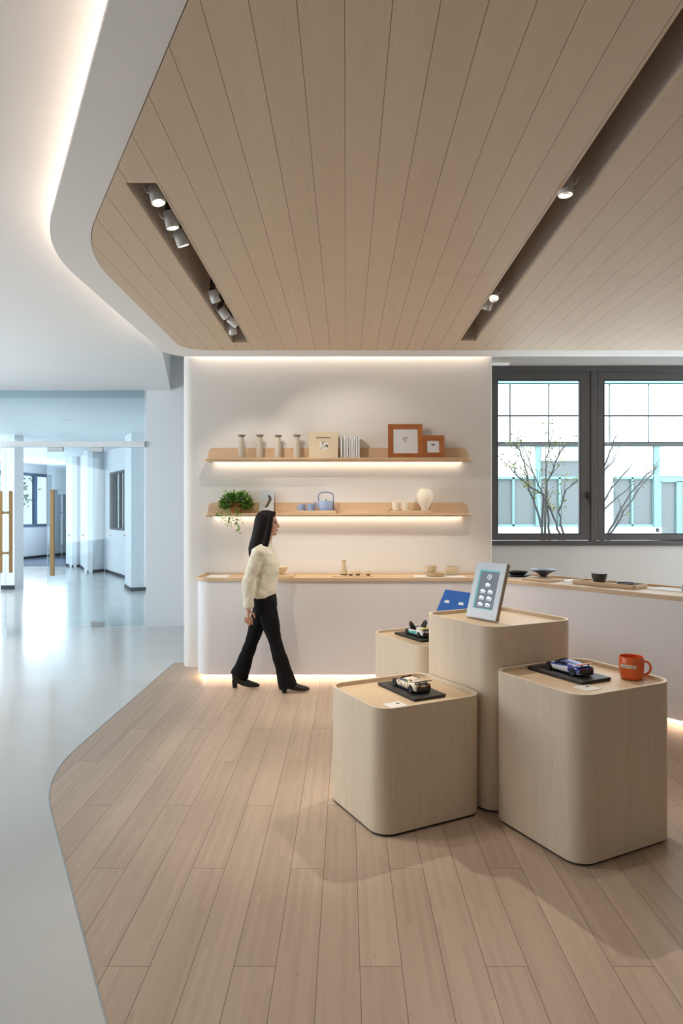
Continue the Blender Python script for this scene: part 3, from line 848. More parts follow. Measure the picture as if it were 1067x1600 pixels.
tree('courtyard_tree', 'slender multi stem tree with sparse yellow green leaves behind left sash', 11.0,
     [[(847, 836, 0), (840, 800, 0), (826, 765, .1), (824, 740, .1), (812, 705, .2), (806, 697, .2)],
      [(875, 836, 0), (862, 800, 0), (848, 772, 0), (836, 745, -.1), (824, 712, -.1)],
      [(858, 836, .1), (855, 790, .2), (853, 755, .3), (854, 715, .3), (860, 690, .3)],
      [(848, 772, 0), (830, 762, 0), (812, 747, .1), (800, 735, .1)],
      [(853, 755, .2), (864, 735, .2), (870, 716, .2), (880, 700, .2)],
      [(880, 836, -.2), (873, 800, -.2), (885, 765, -.3), (903, 750, -.3)]], 560, 3, 'courtyard trees')
tree('courtyard_tree', 'bare leaning branched tree with few leaves behind right sash', 11.2,
     [[(949, 836, 0), (965, 805, 0), (986, 770, .1), (1008, 745, .1), (1027, 728, .1)],
      [(952, 836, .1), (975, 800, .2), (1000, 762, .3), (1020, 738, .3)],
      [(920, 830, 0), (945, 795, 0), (965, 778, .1), (990, 755, .1)],
      [(920, 820, 0), (945, 780, 0), (960, 757, 0), (985, 730, 0)],
      [(925, 760, 0), (945, 725, .1), (955, 700, .1), (963, 678, .1)],
      [(922, 780, 0), (945, 735, .2), (960, 720, .2)]], 36, 9, 'courtyard trees')


def leafy_tree(name, label, loc, h, r, n, seed):
    rnd = random.Random(seed); t_ = thing(name, label, 'tree', loc)
    MB().tube([(0, 0, 0), (.05, 0, h * .4), (0, 0, h * .9)], [.14, .1, .04], 8).build('trunk', M['bark'], t_, smooth=True)
    lf = MB()
    for _ in range(n):
        u = Vector((rnd.gauss(0, 1), rnd.gauss(0, 1), rnd.gauss(0, 1))).normalized() * (rnd.random() ** .4)
        p = Vector((u.x * r, u.y * r, h * .65 + u.z * h * .4)); a_ = Vector((rnd.uniform(-1, 1), rnd.uniform(-1, 1), rnd.uniform(-1, 1))).normalized() * .12; w_ = a_.orthogonal() * .45
        lf.add([p, p + a_ * .5 + w_, p + a_, p + a_ * .5 - w_], [(0, 1, 2, 3)])
    lf.build('crown', plain('pale_spring_leaf', (178, 200, 168), .7, var=.2, scale=3), t_)


leafy_tree('garden_tree', 'pale green leafy tree outside the far hall window', (-14.2, 28.0, -.25), 5.0, 1.5, 900, 4)

# ------------------------------------------------------------------ track spotlights in the ceiling slots


def spotlight(x, y, target, label, power, group, lit=True, angle=38, zc=ZC + .022, clip=-1):
    t_ = thing('track_spotlight', label, 'spotlight', (x, y, ZC + .24), 0, group)
    z0 = -.24 + (zc - ZC)
    pivot = Vector((0, 0, z0))
    d = (Vector(target) - Vector((x, y, zc))).normalized()
    q = (-d).to_track_quat('Z', 'Y').to_matrix().to_4x4(); T = Matrix.Translation(pivot) @ q
    MB().lathe([(.034, -.045), (.036, -.043), (.036, .04), (.030, .048), (.012, .05), (1e-6, .05)] , seg=28, mtx=T).lathe([(.033, -.045), (.028, -.03), (.026, -.02)], seg=28, mtx=T).build('head', M['spotwhite'], t_, smooth=True)
    MB().lathe([(1e-6, -.036), (.0295, -.036), (.0295, -.028), (1e-6, -.028)], seg=24, mtx=T).build('lens', M['lens'], t_)
    up_ = Vector((0, 0, 1)); hs = MB(); ax = pivot + d * -.05
    hs.tube([ax, Vector((ax.x * .5, ax.y * .5, z0 + .085)), Vector((0, 0, z0 + .16))], .021, 16)
    for i in range(3): hs.lathe([(1e-6, 0), (.028, 0), (.028, .006), (1e-6, .006)], seg=20, mtx=Matrix.Translation((ax.x * .4, ax.y * .4, z0 + .085 + i * .022)))
    hs.build('heat_sink', M['chrome'], t_, smooth=True)
    MB().tube([(0, 0, z0 + .15), (0, 0, 0)], .012, 10).build('stem', M['chrome'], t_, smooth=True)
    cl = MB(); cl.tube([pivot + Vector((clip * .034, 0, .01)), pivot + Vector((clip * .05, -.004, .012)), pivot + Vector((clip * .068, -.012, .045))], [.007, .006, .004], 8)
    cl.build('side_clip', M['spotwhite'], t_, smooth=True)
    cb = MB(); cb.tube([pivot + Vector((-clip * .02, 0, .06)), pivot + Vector((-clip * .05, -.02, .04)), pivot + Vector((-clip * .045, -.03, .0)), pivot + Vector((-clip * .05, -.035, -.01 + .05))], .003, 6)
    cb.build('cable', M['cable'], t_, smooth=True)
    if lit:
        lo = Vector((x, y, zc)) + d * .05
        l_ = lamp('spot_beam', 'SPOT', lo - t_.location, Vector(target) - t_.location, power, WARM, spot=math.radians(angle), blend=.55, radius=.014, parent=t_)
    return t_


GL = 'white spotlights in the left ceiling slot'; GR = 'white spotlights in the right ceiling slot'
spotlight(-.962, 3.47, (-0.2, 3.1, 0.0), 'left slot spotlight at its near end with glowing ring facing the room', SPOT_W * .55, GL, angle=50)
spotlight(-.966, 3.77, (-0.25, 4.15, 0.0), 'left slot spotlight second from its near end', SPOT_W * .85, GL, angle=50)
spotlight(-.972, 4.02, (0.10, 5.0, 0.0), 'left slot spotlight third from its near end', SPOT_W * 1.1, GL, angle=56)
spotlight(-.983, 5.10, (-0.15, 6.5, 0.5), 'left slot spotlight turned to the wall, first of the far group', SPOT_W * .9, GL, angle=60)
spotlight(-.990, 5.52, (0.1, 7.05, 1.9), 'left slot spotlight turned to the wall, second of the far group', SPOT_W * .46, GL, angle=60)
spotlight(-.955, 5.77, (0.9, 7.05, 1.9), 'left slot spotlight half hidden between two others of the far group', SPOT_W * .44, GL, angle=60)
spotlight(-1.0, 6.02, (-0.9, 7.05, 1.3), 'left slot spotlight at its far end by the shelf wall', SPOT_W * .3, GL, angle=70)
spotlight(1.085, 3.38, (1.15, 3.2, 0.0), 'lone right slot spotlight shining straight down over the blocks', SPOT_W * .42, GR, angle=60, clip=1)
spotlight(1.095, 5.06, (0.75, 3.0, 0.3), 'right slot spotlight, nearer of the far pair', SPOT_W * 1.3, GR, angle=55, clip=1)
spotlight(1.100, 5.29, (0.35, 6.5, 0.5), 'right slot spotlight, farther of the far pair', SPOT_W * 1.05, GR, angle=66, clip=1)
spotlight(1.10, 1.2, (0.9, 1.5, 0.0), 'right slot spotlight over the near floor, above the frame', SPOT_W * .25, GR, angle=52, clip=1)
for s_, nm in ((slotL, 'left'), (slotR, 'right')):
    tag(MB().span(((s_[0] + s_[2]) / 2 - .017, s_[1] + .03, ZC + .215), ((s_[0] + s_[2]) / 2 + .017, s_[3] - .03, ZC + .24)).build('lighting_track', M['slot']),
        'taupe lighting track along the %s ceiling slot' % nm, 'lighting track')

# ------------------------------------------------------------------ wall shelves
X0, X1 = at(317, 0, 6.88).x, at(737.5, 0, 6.88).x


def shelf(zt_, label, zplate):
    t_ = thing('oak_shelf', label, 'shelf', (0, YW, 0), 0, 'oak wall shelves')
    poly = round_poly([(X0, -.21), (X1, -.21), (X1, 0), (X0, 0)], [.07, .07, 0, 0], 8)
    low = [(x + (.028 if x < -1.3 else (-.028 if x > 1.1 else 0)), min(y + .02, 0)) for x, y in poly]
    MB().prism(poly, zt_ - .017, zt_).prism(poly, zt_ - .036, zt_ - .017, bpoly=low, top=False).build('board', M['oakX'], t_, smooth=True, angle=30)
    pl = round_poly([(X0 + .02, zt_), (X1 - .02, zt_), (X1 - .02, zplate), (X0 + .02, zplate)], [0, 0, .055, .055], 8)
    MB().prism(pl, .001, .014, mtx=Matrix(((1, 0, 0, 0), (0, 0, -1, 0), (0, 1, 0, 0), (0, 0, 0, 1)))).build('back_plate', M['shelfback'], t_, smooth=True, angle=30)
    MB().span((X0 + .08, -.045, zt_ - .0385), (X1 - .08, -.022, zt_ - .0362)).build('light_strip', M['led'], t_)
    return t_


ZS1, ZS2 = 2.147, 1.588
shelf(ZS1, 'upper long oak wall shelf holding vases, books and frames', 2.262)
shelf(ZS2, 'lower long oak wall shelf holding plant and tea set', 1.698)
YS = 6.955      # line the small things stand on

M['stoneware'] = plain('speckled_grey_stoneware', (196, 186, 170), .7, var=.16, scale=90)
M['stonerim'] = plain('brown_grey_raw_clay', (150, 137, 122), .8)
vx = [377.5, 406, 434.5, 464]
vl = ['slim grey stoneware vase at the left end of the upper shelf', 'slim grey stoneware vase, second from the left on the upper shelf',
      'slim grey stoneware vase, third from the left on the upper shelf', 'slim grey stoneware vase beside the beige box on the upper shelf']
for i, px in enumerate(vx):
    p = at(px, 0, YS); x = p.x
    if i == 0:
        v0 = thing('stoneware_vase', vl[i], 'vase', (x, YS, ZS1 + .001), 0, 'slim stoneware vases')
        MB().lathe([(1e-6, 0), (.034, 0), (.036, .01), (.036, .06), (.031, .13), (.025, .185), (.0225, .205), (.0225, .215)]).build('body', M['stoneware'], v0, smooth=True)
        MB().lathe([(.0225, .213), (.030, .222), (.040, .23), (.041, .236), (.036, .238), (.018, .228), (.016, .20)]).build('rim', M['stonerim'], v0, smooth=True)
    else:
        v_ = copy_tree(v0); v_.location = (x, YS, ZS1 + .001); v_['label'] = vl[i]; v_.rotation_euler.z = i * 1.3
        v_.scale = (1.0, 1.0, [1, 1.0, .99, 1.0][i])

# beige record box leaning on the wall
M['kraft'] = plain('beige_card', (222, 206, 178), .75, var=.03)
M['ink'] = plain('dark_print_ink', (92, 84, 78), .7)
bx = thing('display_box', 'square beige card box with round black and white print on the upper shelf', 'box', (at(505.5, 0, 6.95).x, 6.935, ZS1 + .005))
tl = Matrix.Rotation(math.radians(-6), 4, 'X')
W_, H_ = at(528, 0, 6.95).x - at(482.5, 0, 6.95).x, .268
MB().span((-W_ / 2, 0, 0), (W_ / 2, .035, H_), tl).build('box_body', M['kraft'], bx, bevel=.003)
pr = MB()
for i in range(11): pr.span((-.075 + i * .0135, -.0012, .198 + (i % 3) * .001), (-.075 + i * .0135 + .010, 0, .214 - (i % 2) * .003), tl)
pr.build('title_line', M['ink'], bx)
disc = MB().lathe([(1e-6, 0), (.046, 0), (.046, .001), (1e-6, .001)], seg=28, mtx=tl @ Matrix.Translation((.005, -.0002, .125)) @ Matrix.Rotation(PI / 2, 4, 'X'))
do = disc.build('round_print', plain('white_print', (238, 234, 228), .7), bx)
rb = random.Random(5); sp_ = MB()
for _ in range(26):
    a_ = rb.uniform(0, 6.28); r_ = .04 * math.sqrt(rb.random()); s_ = rb.uniform(.003, .007)
    sp_.span((.005 + r_ * math.cos(a_) - s_, -.0022, .125 + r_ * math.sin(a_) - s_ * .8), (.005 + r_ * math.cos(a_) + s_, -.0012, .125 + r_ * math.sin(a_) + s_ * .8), tl)
sp_.build('print_figures', M['ink'], do)

# white books
M['paper'] = plain('white_paper_cover', (236, 236, 236), .6); M['paper2'] = plain('grey_white_cover', (214, 216, 220), .6); M['pages'] = plain('cream_pages', (232, 222, 206), .8)
bxs = [533.5, 538.5, 542.5, 546.5, 550, 553.5, 557, 560.5]
hts = [.218, .219, .222, .22, .221, .222, .22, .219]
pos_w = ['leftmost, ', 'second from the left, ', 'third from the left, ', 'fourth from the left, ', 'fourth from the right, ', 'third from the right, ', 'second from the right, ', 'rightmost, ']
for i, px in enumerate(bxs):
    x = at(px, 0, YS).x; t_ = thing('book', 'thin white book, %sin the row beside the beige box' % pos_w[i], 'book', (x, YS - .02, ZS1 + .003), 0, 'thin white books on the upper shelf')
    tk = .019 if i != 1 else .024
    MB().span((-tk / 2, 0, 0), (tk / 2, .10, hts[i])).build('cover', M['paper' if i % 2 else 'paper2'], t_, bevel=.002)
    MB().span((-tk / 2 + .002, -.0012, .02), (tk / 2 - .002, -.0002, hts[i] - .03)).build('spine_panel', M['paper2' if i % 2 else 'paper'], t_)

# two wooden picture frames
M['cherry'] = wood('reddish_brown_wood', (150, 88, 46), (190, 122, 72), 'X', 70, .45)
M['sheet'] = plain('white_certificate_paper', (226, 227, 230), .7, var=.01)


def picture(label, px0, px1, py0, win_, y, tilt, lines, thick=.022):
    x0, x1 = at(px0, 0, y).x, at(px1, 0, y).x; cx = (x0 + x1) / 2; W = x1 - x0; H = at(0, py0, y).z - ZS1
    t_ = thing('picture_frame', label, 'picture frame', (cx, y, ZS1 + .004), 0, 'wooden picture frames on the upper shelf')
    R_ = Matrix.Rotation(math.radians(-tilt), 4, 'X'); a0, a1, b0, b1 = win_
    lx0, lx1 = at(a0, 0, y).x - cx, at(a1, 0, y).x - cx; lz1, lz0 = at(0, b0, y).z - ZS1, at(0, b1, y).z - ZS1
    m = MB(); hw = W / 2
    out = [(-hw, 0), (hw, 0), (hw, H), (-hw, H)]; inn = [(lx0, lz0), (lx1, lz0), (lx1, lz1), (lx0, lz1)]
    for i in range(4):
        j = (i + 1) % 4; a_, b_, c_, d_ = out[i], out[j], inn[j], inn[i]
        vs = [(a_[0], 0, a_[1]), (b_[0], 0, b_[1]), (c_[0], .007, c_[1]), (d_[0], .007, d_[1])] + [(p[0], thick, p[1]) for p in (a_, b_, c_, d_)]
        m.add(vs, [(0, 1, 2, 3), (4, 7, 6, 5), (0, 4, 5, 1), (2, 6, 7, 3), (1, 5, 6, 2), (0, 3, 7, 4)], R_)
    m.build('frame', M['cherry'], t_)
    MB().span((lx0 - .004, .011, lz0 - .004), (lx1 + .004, .014, lz1 + .004), R_).build('certificate', M['sheet'], t_)
    p = MB()
    for (u, v, wd) in lines:
        z = lz0 + (lz1 - lz0) * v; xx = lx0 + (lx1 - lx0) * u; ww = (lx1 - lx0) * wd; n = 7
        for k in range(n):
            p.span((xx - ww / 2 + ww * k / n, .0095, z - .003 - (k % 2) * .001), (xx - ww / 2 + ww * (k + .7) / n, .0108, z + .003 + (k % 3) * .001), R_)
    p.build('print', M['ink'], t_)
    return t_


picture('large square reddish wood picture frame on the upper shelf', 606.5, 660.5, 662, (614.5, 653, 670, 708.5), 6.93, 7, [(.5, .64, .26), (.48, .56, .14), (.5, .5, .1)])
picture('small square reddish wood picture frame beside the large one', 660, 694.8, 680, (667.3, 686.5, 688.5, 707.2), 6.915, 7, [(.5, .70, .36), (.5, .62, .2)])

# trailing plant in a terracotta pot
M['terra'] = plain('terracotta', (188, 104, 62), .8); M['soil'] = plain('dark_soil', (60, 46, 36), .9)
M['leafA'] = plain('fresh_green_leaf', (140, 184, 76), .5, var=.35, scale=14); M['leafB'] = plain('deep_green_leaf', (92, 142, 58), .5, var=.3, scale=14); M['stemg'] = plain('green_stem', (112, 130, 62), .7)
px_ = at(369, 0, 6.94).x
pl_ = thing('potted_plant', 'trailing green plant in terracotta pot on the lower shelf', 'potted plant', (px_, 6.95, ZS2 + .001))
MB().lathe([(1e-6, 0), (.05, 0), (.066, .085), (.07, .085), (.07, .105), (.062, .105), (.058, .08), (1e-6, .08)]).build('pot', M['terra'], pl_, smooth=True)
MB().lathe([(1e-6, .085), (.06, .085), (.06, .09), (1e-6, .093)]).build('soil', M['soil'], pl_)
rp_ = random.Random(21); lv = MB(); stm = MB()


def leaf(mb, p, d, s, w=.42):
    d = d.normalized(); sd = d.cross(Vector((rp_.uniform(-.5, .5), rp_.uniform(-.5, .5), 1))).normalized() * (s * w); up_ = sd.cross(d).normalized() * s * .10
    mb.add([p, p + d * s * .3 + sd * .8 + up_, p + d * s * .7 + sd * .8 + up_, p + d * s - up_, p + d * s * .7 - sd * .8 + up_, p + d * s * .3 - sd * .8 + up_, p + d * s * .5], [(0, 1, 6), (1, 2, 6), (2, 3, 6), (3, 4, 6), (4, 5, 6), (5, 0, 6)])


for i in range(1150):
    u = Vector((rp_.gauss(0, 1), rp_.gauss(0, 1), rp_.gauss(0, 1))).normalized(); rr_ = rp_.random() ** .33
    p = Vector((u.x * .165 * rr_, u.y * .082 * rr_ - .01, .082 + u.z * .10 * rr_ + .018))
    if .004 < p.x < .05 and .03 < p.z < .085 and p.y < -.03: continue
    if p.y > .045: continue
    if (p.x ** 2 + p.y ** 2) < .0052 and p.z < .1: continue
    if p.z < .045 and p.y > -.15: p.z = .045 + rp_.random() * .03
    lv.use(M['leafA'] if rp_.random() < .55 else M['leafB'])
    leaf(lv, p, Vector((u.x, min(u.y, .2) - .3, max(-.15, u.z * .6 + rp_.uniform(-.6, .3)))), rp_.uniform(.024, .042))
    if i % 9 == 0: stm.tube([(p.x * .25, p.y * .25, .09), (p.x * .7, p.y * .7, max(.1, p.z)), p], .0016, 5)
trails = [(-.12, -.17, -.08), (-.075, -.16, -.11), (-.03, -.165, -.145), (.01, -.17, -.12), (.04, -.165, -.205), (.065, -.165, -.10), (-.165, -.15, -.03), (-.05, -.17, -.13), (.03, -.175, -.15)]
for tx, ty, tz in trails:
    pts = [Vector((tx * .3, -.03, .10)), Vector((tx * .8, -.13, .05)), Vector((tx, ty, .0)), Vector((tx + rp_.uniform(-.01, .01), ty - .005, tz * .5)), Vector((tx + rp_.uniform(-.02, .02), ty, tz))]
    stm.tube(pts, .0015, 5)
    for a_, c_ in zip(pts[1:-1], pts[2:]):
        for q in (.2, .55, .9):
            lv.use(M['leafA'] if rp_.random() < .5 else M['leafB']); leaf(lv, a_.lerp(c_, q), Vector((rp_.uniform(-1, 1), rp_.uniform(-.5, .1), rp_.uniform(-1, .2))), rp_.uniform(.02, .036))
for i in range(12):
    x = rp_.uniform(-.13, .15); z = .19 + rp_.uniform(0, .045); stm.tube([(x * .5, 0, .12), (x, -.01, z)], .0014, 5)
    for q in range(3): lv.use(M['leafA']); leaf(lv, Vector((x, -.01, z - q * .012)), Vector((rp_.uniform(-1, 1), rp_.uniform(-.4, .4), .5)), .026)
lv.build('foliage', None, pl_); stm.build('stems', M['stemg'], pl_)

# photo card standing behind the woman's head
M['photo'] = NT('photo_card_print')
k = M['photo']; v = k.mapping((1, 1, 1)); f = k.noise(v, 11, 2); M['photo'] = k.base(k.mix(f, lin((176, 190, 200)), lin((226, 231, 234))), .5)
pc = thing('photo_card', 'upright pale photo card with dark figure behind the woman on the lower shelf', 'photo card', (at(416, 0, YS).x, YS + .02, ZS2 + .003))
R_ = Matrix.Rotation(math.radians(-7), 4, 'X'); Wc = .146
MB().span((-Wc / 2, 0, 0), (Wc / 2, .006, at(0, 766.5, YS).z - ZS2), R_).build('card', M['photo'], pc)
fg = MB().add([(-.055, -.0012, .07), (-.005, -.0012, .055), (.03, -.0012, .13), (.005, -.0012, .15)], [(0, 1, 2, 3)], R_); fg.use(plain('photo_grey_fabric', (206, 196, 186), .7)); fg.cur = 0
fg2 = MB().add([(-.02, -.0016, .05), (.01, -.0016, .06), (.05, -.0016, .13), (.048, -.0016, .16), (.02, -.0016, .19), (.012, -.0016, .165), (.022, -.0016, .14)], [(0, 1, 2, 3, 4, 5, 6)], R_)
fg.build('figure_cloth', plain('photo_cloth', (212, 202, 192), .7), pc); fg2.build('figure', plain('photo_dark', (84, 78, 76), .7), pc)

# oak trays on the lower shelf with blue tea set and cream cups
M['blueglaze'] = plain('powder_blue_glaze', (152, 170, 204), .35, var=.05); M['creamglaze'] = plain('cream_glaze', (240, 230, 212), .4, var=.03); M['bluedark'] = plain('slate_blue_glaze', (118, 130, 164), .35)


def tray(label, px0, px1, y, dep, h, z, mat, group, name='serving_tray'):
    x0, x1 = at(px0, 0, y).x, at(px1, 0, y).x
    t_ = thing(name, label, 'tray', ((x0 + x1) / 2, y, z + .001), 0, group); w = x1 - x0
    o_ = [(-w / 2, 0), (w / 2, 0), (w / 2, dep), (-w / 2, dep)]; i_ = offset_poly(o_, .008)
    MB().prism(o_, 0, h, holes=[i_]).build('rim', mat, t_, bevel=.0015); MB().prism(i_, 0.0005, h * .55).build('bottom', mat, t_)
    return t_


HT = .026
tray('small oak tray under the blue tea set', 462, 525, 6.864, .172, HT, ZS2, M['oakX'], 'oak trays on the lower shelf')
tray('small oak tray under the cream cups and vase', 610, 673, 6.866, .165, HT, ZS2, M['oakX'], 'oak trays on the lower shelf')
ZT = ZS2 + HT * .55 + .002
YT = 6.945


def mug(name, label, x, y, z, r, h, mat, group, hdir, inner=None, taper=1.0):
    t_ = thing(name, label, 'cup', (x, y, z), hdir, group)
    MB().lathe([(1e-6, 0), (r * taper - .003, 0), (r * taper, .004), (r, h - .002), (r - .002, h), (r - .005, h - .002), (r * taper - .005, .008), (1e-6, .008)], seg=32).build('body', mat, t_, smooth=True)
    MB().tube([(r * .95, 0, h * .84), (r * 1.38, 0, h * .80), (r * 1.55, 0, h * .55), (r * 1.38, 0, h * .28), (r * .93, 0, h * .2)], [(.005, .0035)] * 5, 10).build('handle', mat, t_, smooth=True, sub=1)
    return t_


hm = ZT + .001
mug('tea_mug', 'powder blue cylinder mug left of the other blue mug', at(471.5, 0, YT).x, YT, hm, .036, .075, M['blueglaze'], 'blue tea mugs', PI)
mug('tea_mug', 'powder blue cylinder mug next to the blue teapot', at(486.3, 0, YT).x, YT, hm, .041, .077, M['blueglaze'], 'blue tea mugs', PI)
tp_ = thing('teapot', 'powder blue teapot with tall arched handle on the small oak tray', 'teapot', (at(509, 0, YT).x, YT, hm))
MB().lathe([(1e-6, 0), (.068, 0), (.071, .005), (.072, .098), (.069, .104), (1e-6, .104)], seg=36).build('body', M['blueglaze'], tp_, smooth=True)
ld = MB().lathe([(1e-6, .104), (.055, .104), (.055, .108), (1e-6, .11)]).build('lid', M['blueglaze'], tp_, smooth=True)
MB().lathe([(1e-6, .108), (.005, .108), (.006, .116), (.009, .121), (.006, .127), (1e-6, .128)], seg=16).build('knob', M['bluedark'], ld, smooth=True)
MB().tube([(-.060, 0, .05), (-.085, 0, .066), (-.105, 0, .092), (-.112, 0, .098)], [.018, .014, .010, .010], 12).build('spout', M['blueglaze'], tp_, smooth=True)
MB().tube([(.078, 0, .005), (.078, 0, .06), (.078, 0, .15), (.070, 0, .178), (.045, 0, .192), (0, 0, .198), (-.045, 0, .192), (-.070, 0, .178), (-.078, 0, .15), (-.071, 0, .095)], .0065, 10).build('arched_handle', M['bluedark'], tp_, smooth=True)
for px, lb in ((618, 'cream cup without saucer, left one of the pair on the oak tray'), (632.3, 'cream cup without saucer, right one next to the round cream vase')):
    mug('cream_cup', lb, at(px, 0, YT).x, YT, hm, .036, .093, M['creamglaze'], 'cream cups on the lower shelf', 0, taper=.86)
rv = thing('round_vase', 'round cream vase narrowing to a small foot on the oak tray', 'vase', (at(663.8, 0, YT).x, YT, hm))
MB().lathe([(1e-6, 0), (.026, 0), (.03, .006), (.045, .045), (.072, .10), (.084, .145), (.08, .185), (.060, .215), (.046, .224), (.043, .236), (.046, .238), (.040, .237), (.038, .222), (.05, .21)], seg=40).build('body', M['creamglaze'], rv, smooth=True)
MB().lathe([(.043, .232), (.047, .239), (.041, .241), (.038, .235)], seg=32).build('mouth', M['creamglaze'], rv, smooth=True)

# ------------------------------------------------------------------ long bent counter
tdir = Vector((.612, -.791)); nrm = Vector((.791, .612))
FL, BL = 6.48, 7.045


def isect_y(y, n): return (n - nrm.y * y) / nrm.x


nf, nb = 5.04, 5.74
pf = Vector((isect_y(FL, nf), FL)); pb = Vector((isect_y(BL, nb), BL))
far_f, far_b = pf + tdir * 4.2, pb + tdir * 4.0
xl = at(306.5, 0, 6.62).x
top_out = round_poly([(xl, FL), tuple(pf), tuple(far_f), tuple(far_b), tuple(pb), (xl, BL)], [.16, .45, 0, 0, .3, 0], 12)
body_out = offset_poly(top_out, .016)
CB = .052; CT = .941
cb_ = thing('display_counter', 'long white display counter bending along the wall under the shelves', 'counter')
MB().prism(body_out, CB, CT).build('body', M['counterwhite'], cb_, smooth=True, angle=30)
pl2 = offset_poly(top_out, .09)
MB().prism(pl2, 0.001, CB).build('plinth', M['counterwhite'], cb_, smooth=True, angle=30)
led = MB(); ring = offset_poly(top_out, .075)
nn = len(ring); ring2 = offset_poly(top_out, .055)
for i in range(nn):
    j = (i + 1) % nn; ea = Vector(top_out[j]) - Vector(top_out[i])
    if ea.length < 1e-6: continue
    on = Vector((ea.y, -ea.x)).normalized()          # outward for this counter-clockwise outline
    mx_ = (Vector(top_out[i]) + Vector(top_out[j])) / 2
    if on.y < -.25 and mx_.x < 3.5 or (on.x < -.25 and mx_.x < -1.2 and mx_.y < 6.9):
        led.add([(p[0], p[1], CB - .004) for p in (ring[i], ring[j], ring2[j], ring2[i])], [(0, 1, 2, 3)])
lo_ = led.build('toe_light_strip', M['toe'], cb_); sm = lo_.modifiers.new('solid', 'SOLIDIFY'); sm.thickness = .003; sm.offset = 0
ct = thing('counter_top', 'oak tray worktop with raised rim running along the white counter', 'worktop')
RT = .975; TF = .957; TL = TF + .001
inn = offset_poly(top_out, .024)
MB().prism(top_out, CT, RT, holes=[inn]).build('rim', M['oakX'], ct, smooth=True, angle=30, bevel=.003)
MB().prism(inn, CT, TF).build('tray_floor', M['oakX'], ct)

M['card'] = plain('white_card', (240, 238, 234), .7, var=.01)


def slab(name, label, cat, c, L, W, H, ang, z, mat, group=None):
    t_ = MB().span((-L / 2, -W / 2, 0), (L / 2, W / 2, H)).build(name, mat, bevel=min(.003, H * .3)); t_.location = (c[0], c[1], z); t_.rotation_euler = (0, 0, ang); return tag(t_, label, cat, group)


angT = math.atan2(tdir.y, tdir.x)
c_ = onz(346, 898.5, TL); slab('display_card', 'white card lying at the left end of the counter tray', 'card', (c_.x, 6.80), .21, .28, .006, 0, TL, M['card'])
M['bowl_cream'] = plain('cream_stoneware', (226, 208, 178), .6, var=.06, scale=60)
b_ = onz(441, 896, TL + .02); slab('serving_board', 'thin pale board under the cream bowl next to the woman', 'board', (b_.x - .02, 6.84), .30, .24, .014, 0, TL, M['oakX'])
bo = thing('cream_bowl', 'flared cream bowl behind the woman on the counter', 'bowl', (at(441, 0, 6.86).x - .03, 6.86, TL + .014))
MB().lathe([(1e-6, 0), (.035, 0), (.04, .004), (.075, .045), (.095, .078), (.093, .08), (.07, .048), (.03, .012), (1e-6, .010)], seg=36).build('body', M['bowl_cream'], bo, smooth=True)
MB().lathe([(.032, -.0005), (.037, -.0005), (.039, .006), (.034, .006)], seg=28).build('foot_ring', M['stonerim'], bo, smooth=True)

# sake set
M['sake'] = plain('sand_stoneware', (206, 188, 156), .6, var=.06, scale=60); M['sakedark'] = plain('dark_brown_glaze', (104, 70, 44), .4)
slab('serving_board', 'thin pale board under the sand coloured bottle and cups', 'board', (at(551, 0, 6.83).x, 6.835), .40, .16, .008, 0, TL, M['oakX'])
zb2_ = TL + .008
sb = thing('sake_bottle', 'sand coloured bottle with dark slanted base on the counter', 'bottle', (at(537, 0, 6.84).x, 6.84, zb2_))
bt = MB().lathe([(1e-6, 0), (.034, 0), (.036, .005), (.032, .05), (.022, .105), (.017, .125), (.022, .142), (.026, .152), (.022, .152), (.014, .128), (.012, .12)], seg=32).build('body', M['sake'], sb, smooth=True)
MB().lathe([(.0345, .001), (.0367, .005), (.0362, .014), (.035, .014)], seg=32, mtx=Matrix.Rotation(.10, 4, 'Y')).build('dark_base', M['sakedark'], sb, smooth=True)
for i, (px, y, lb) in enumerate(((548, 6.80, 'tiny two tone cup next to the sand coloured bottle'), (559.2, 6.82, 'tiny two tone cup in the middle of three on the board'), (575.3, 6.81, 'tiny two tone cup farthest from the sand coloured bottle'))):
    if i == 0:
        k0_ = thing('sake_cup', lb, 'cup', (at(px, 0, y).x, y, zb2_), 0, 'tiny two tone cups')
        MB().lathe([(.021, .016), (.025, .03), (.0245, .045), (.022, .047), (.021, .044), (.018, .02), (1e-6, .014)], seg=28).build('body', M['bowl_cream'], k0_, smooth=True)
        MB().lathe([(1e-6, 0), (.016, 0), (.0185, .004), (.0215, .018), (.0, .018)], seg=28).build('dark_base', M['sakedark'], k0_, smooth=True)
    else:
        c2 = copy_tree(k0_); c2.location = (at(px, 0, y).x, y, zb2_); c2['label'] = lb
# plate, cup and bowl
slab('display_card', 'white card under the plate and round bowl on the counter', 'card', (at(686, 0, 6.78).x, 6.80), .50, .24, .005, 0, TL, M['card'])
zp = TL + .005
pt = thing('stoneware_plate', 'sand coloured low dish under the coffee cup', 'plate', (at(680, 0, 6.78).x, 6.78, zp))
MB().lathe([(1e-6, 0), (.075, 0), (.085, .004), (.108, .026), (.112, .038), (.108, .038), (.10, .024), (.08, .012), (1e-6, .010)], seg=44).build('body', M['sake'], pt, smooth=True)
MB().lathe([(.074, .0), (.078, 0), (.084, .0035), (.078, .004)], seg=40).build('dark_foot', M['sakedark'], pt, smooth=True)
mug('coffee_cup', 'sand coloured cup standing in the low dish', at(674.5, 0, 6.78).x, 6.78, zp + .0135, .052, .092, M['sake'], None, PI, taper=.8)
bw = thing('round_bowl', 'rounded sand coloured bowl right of the low dish', 'bowl', (at(704.5, 0, 6.90).x + .015, 6.91, zp))
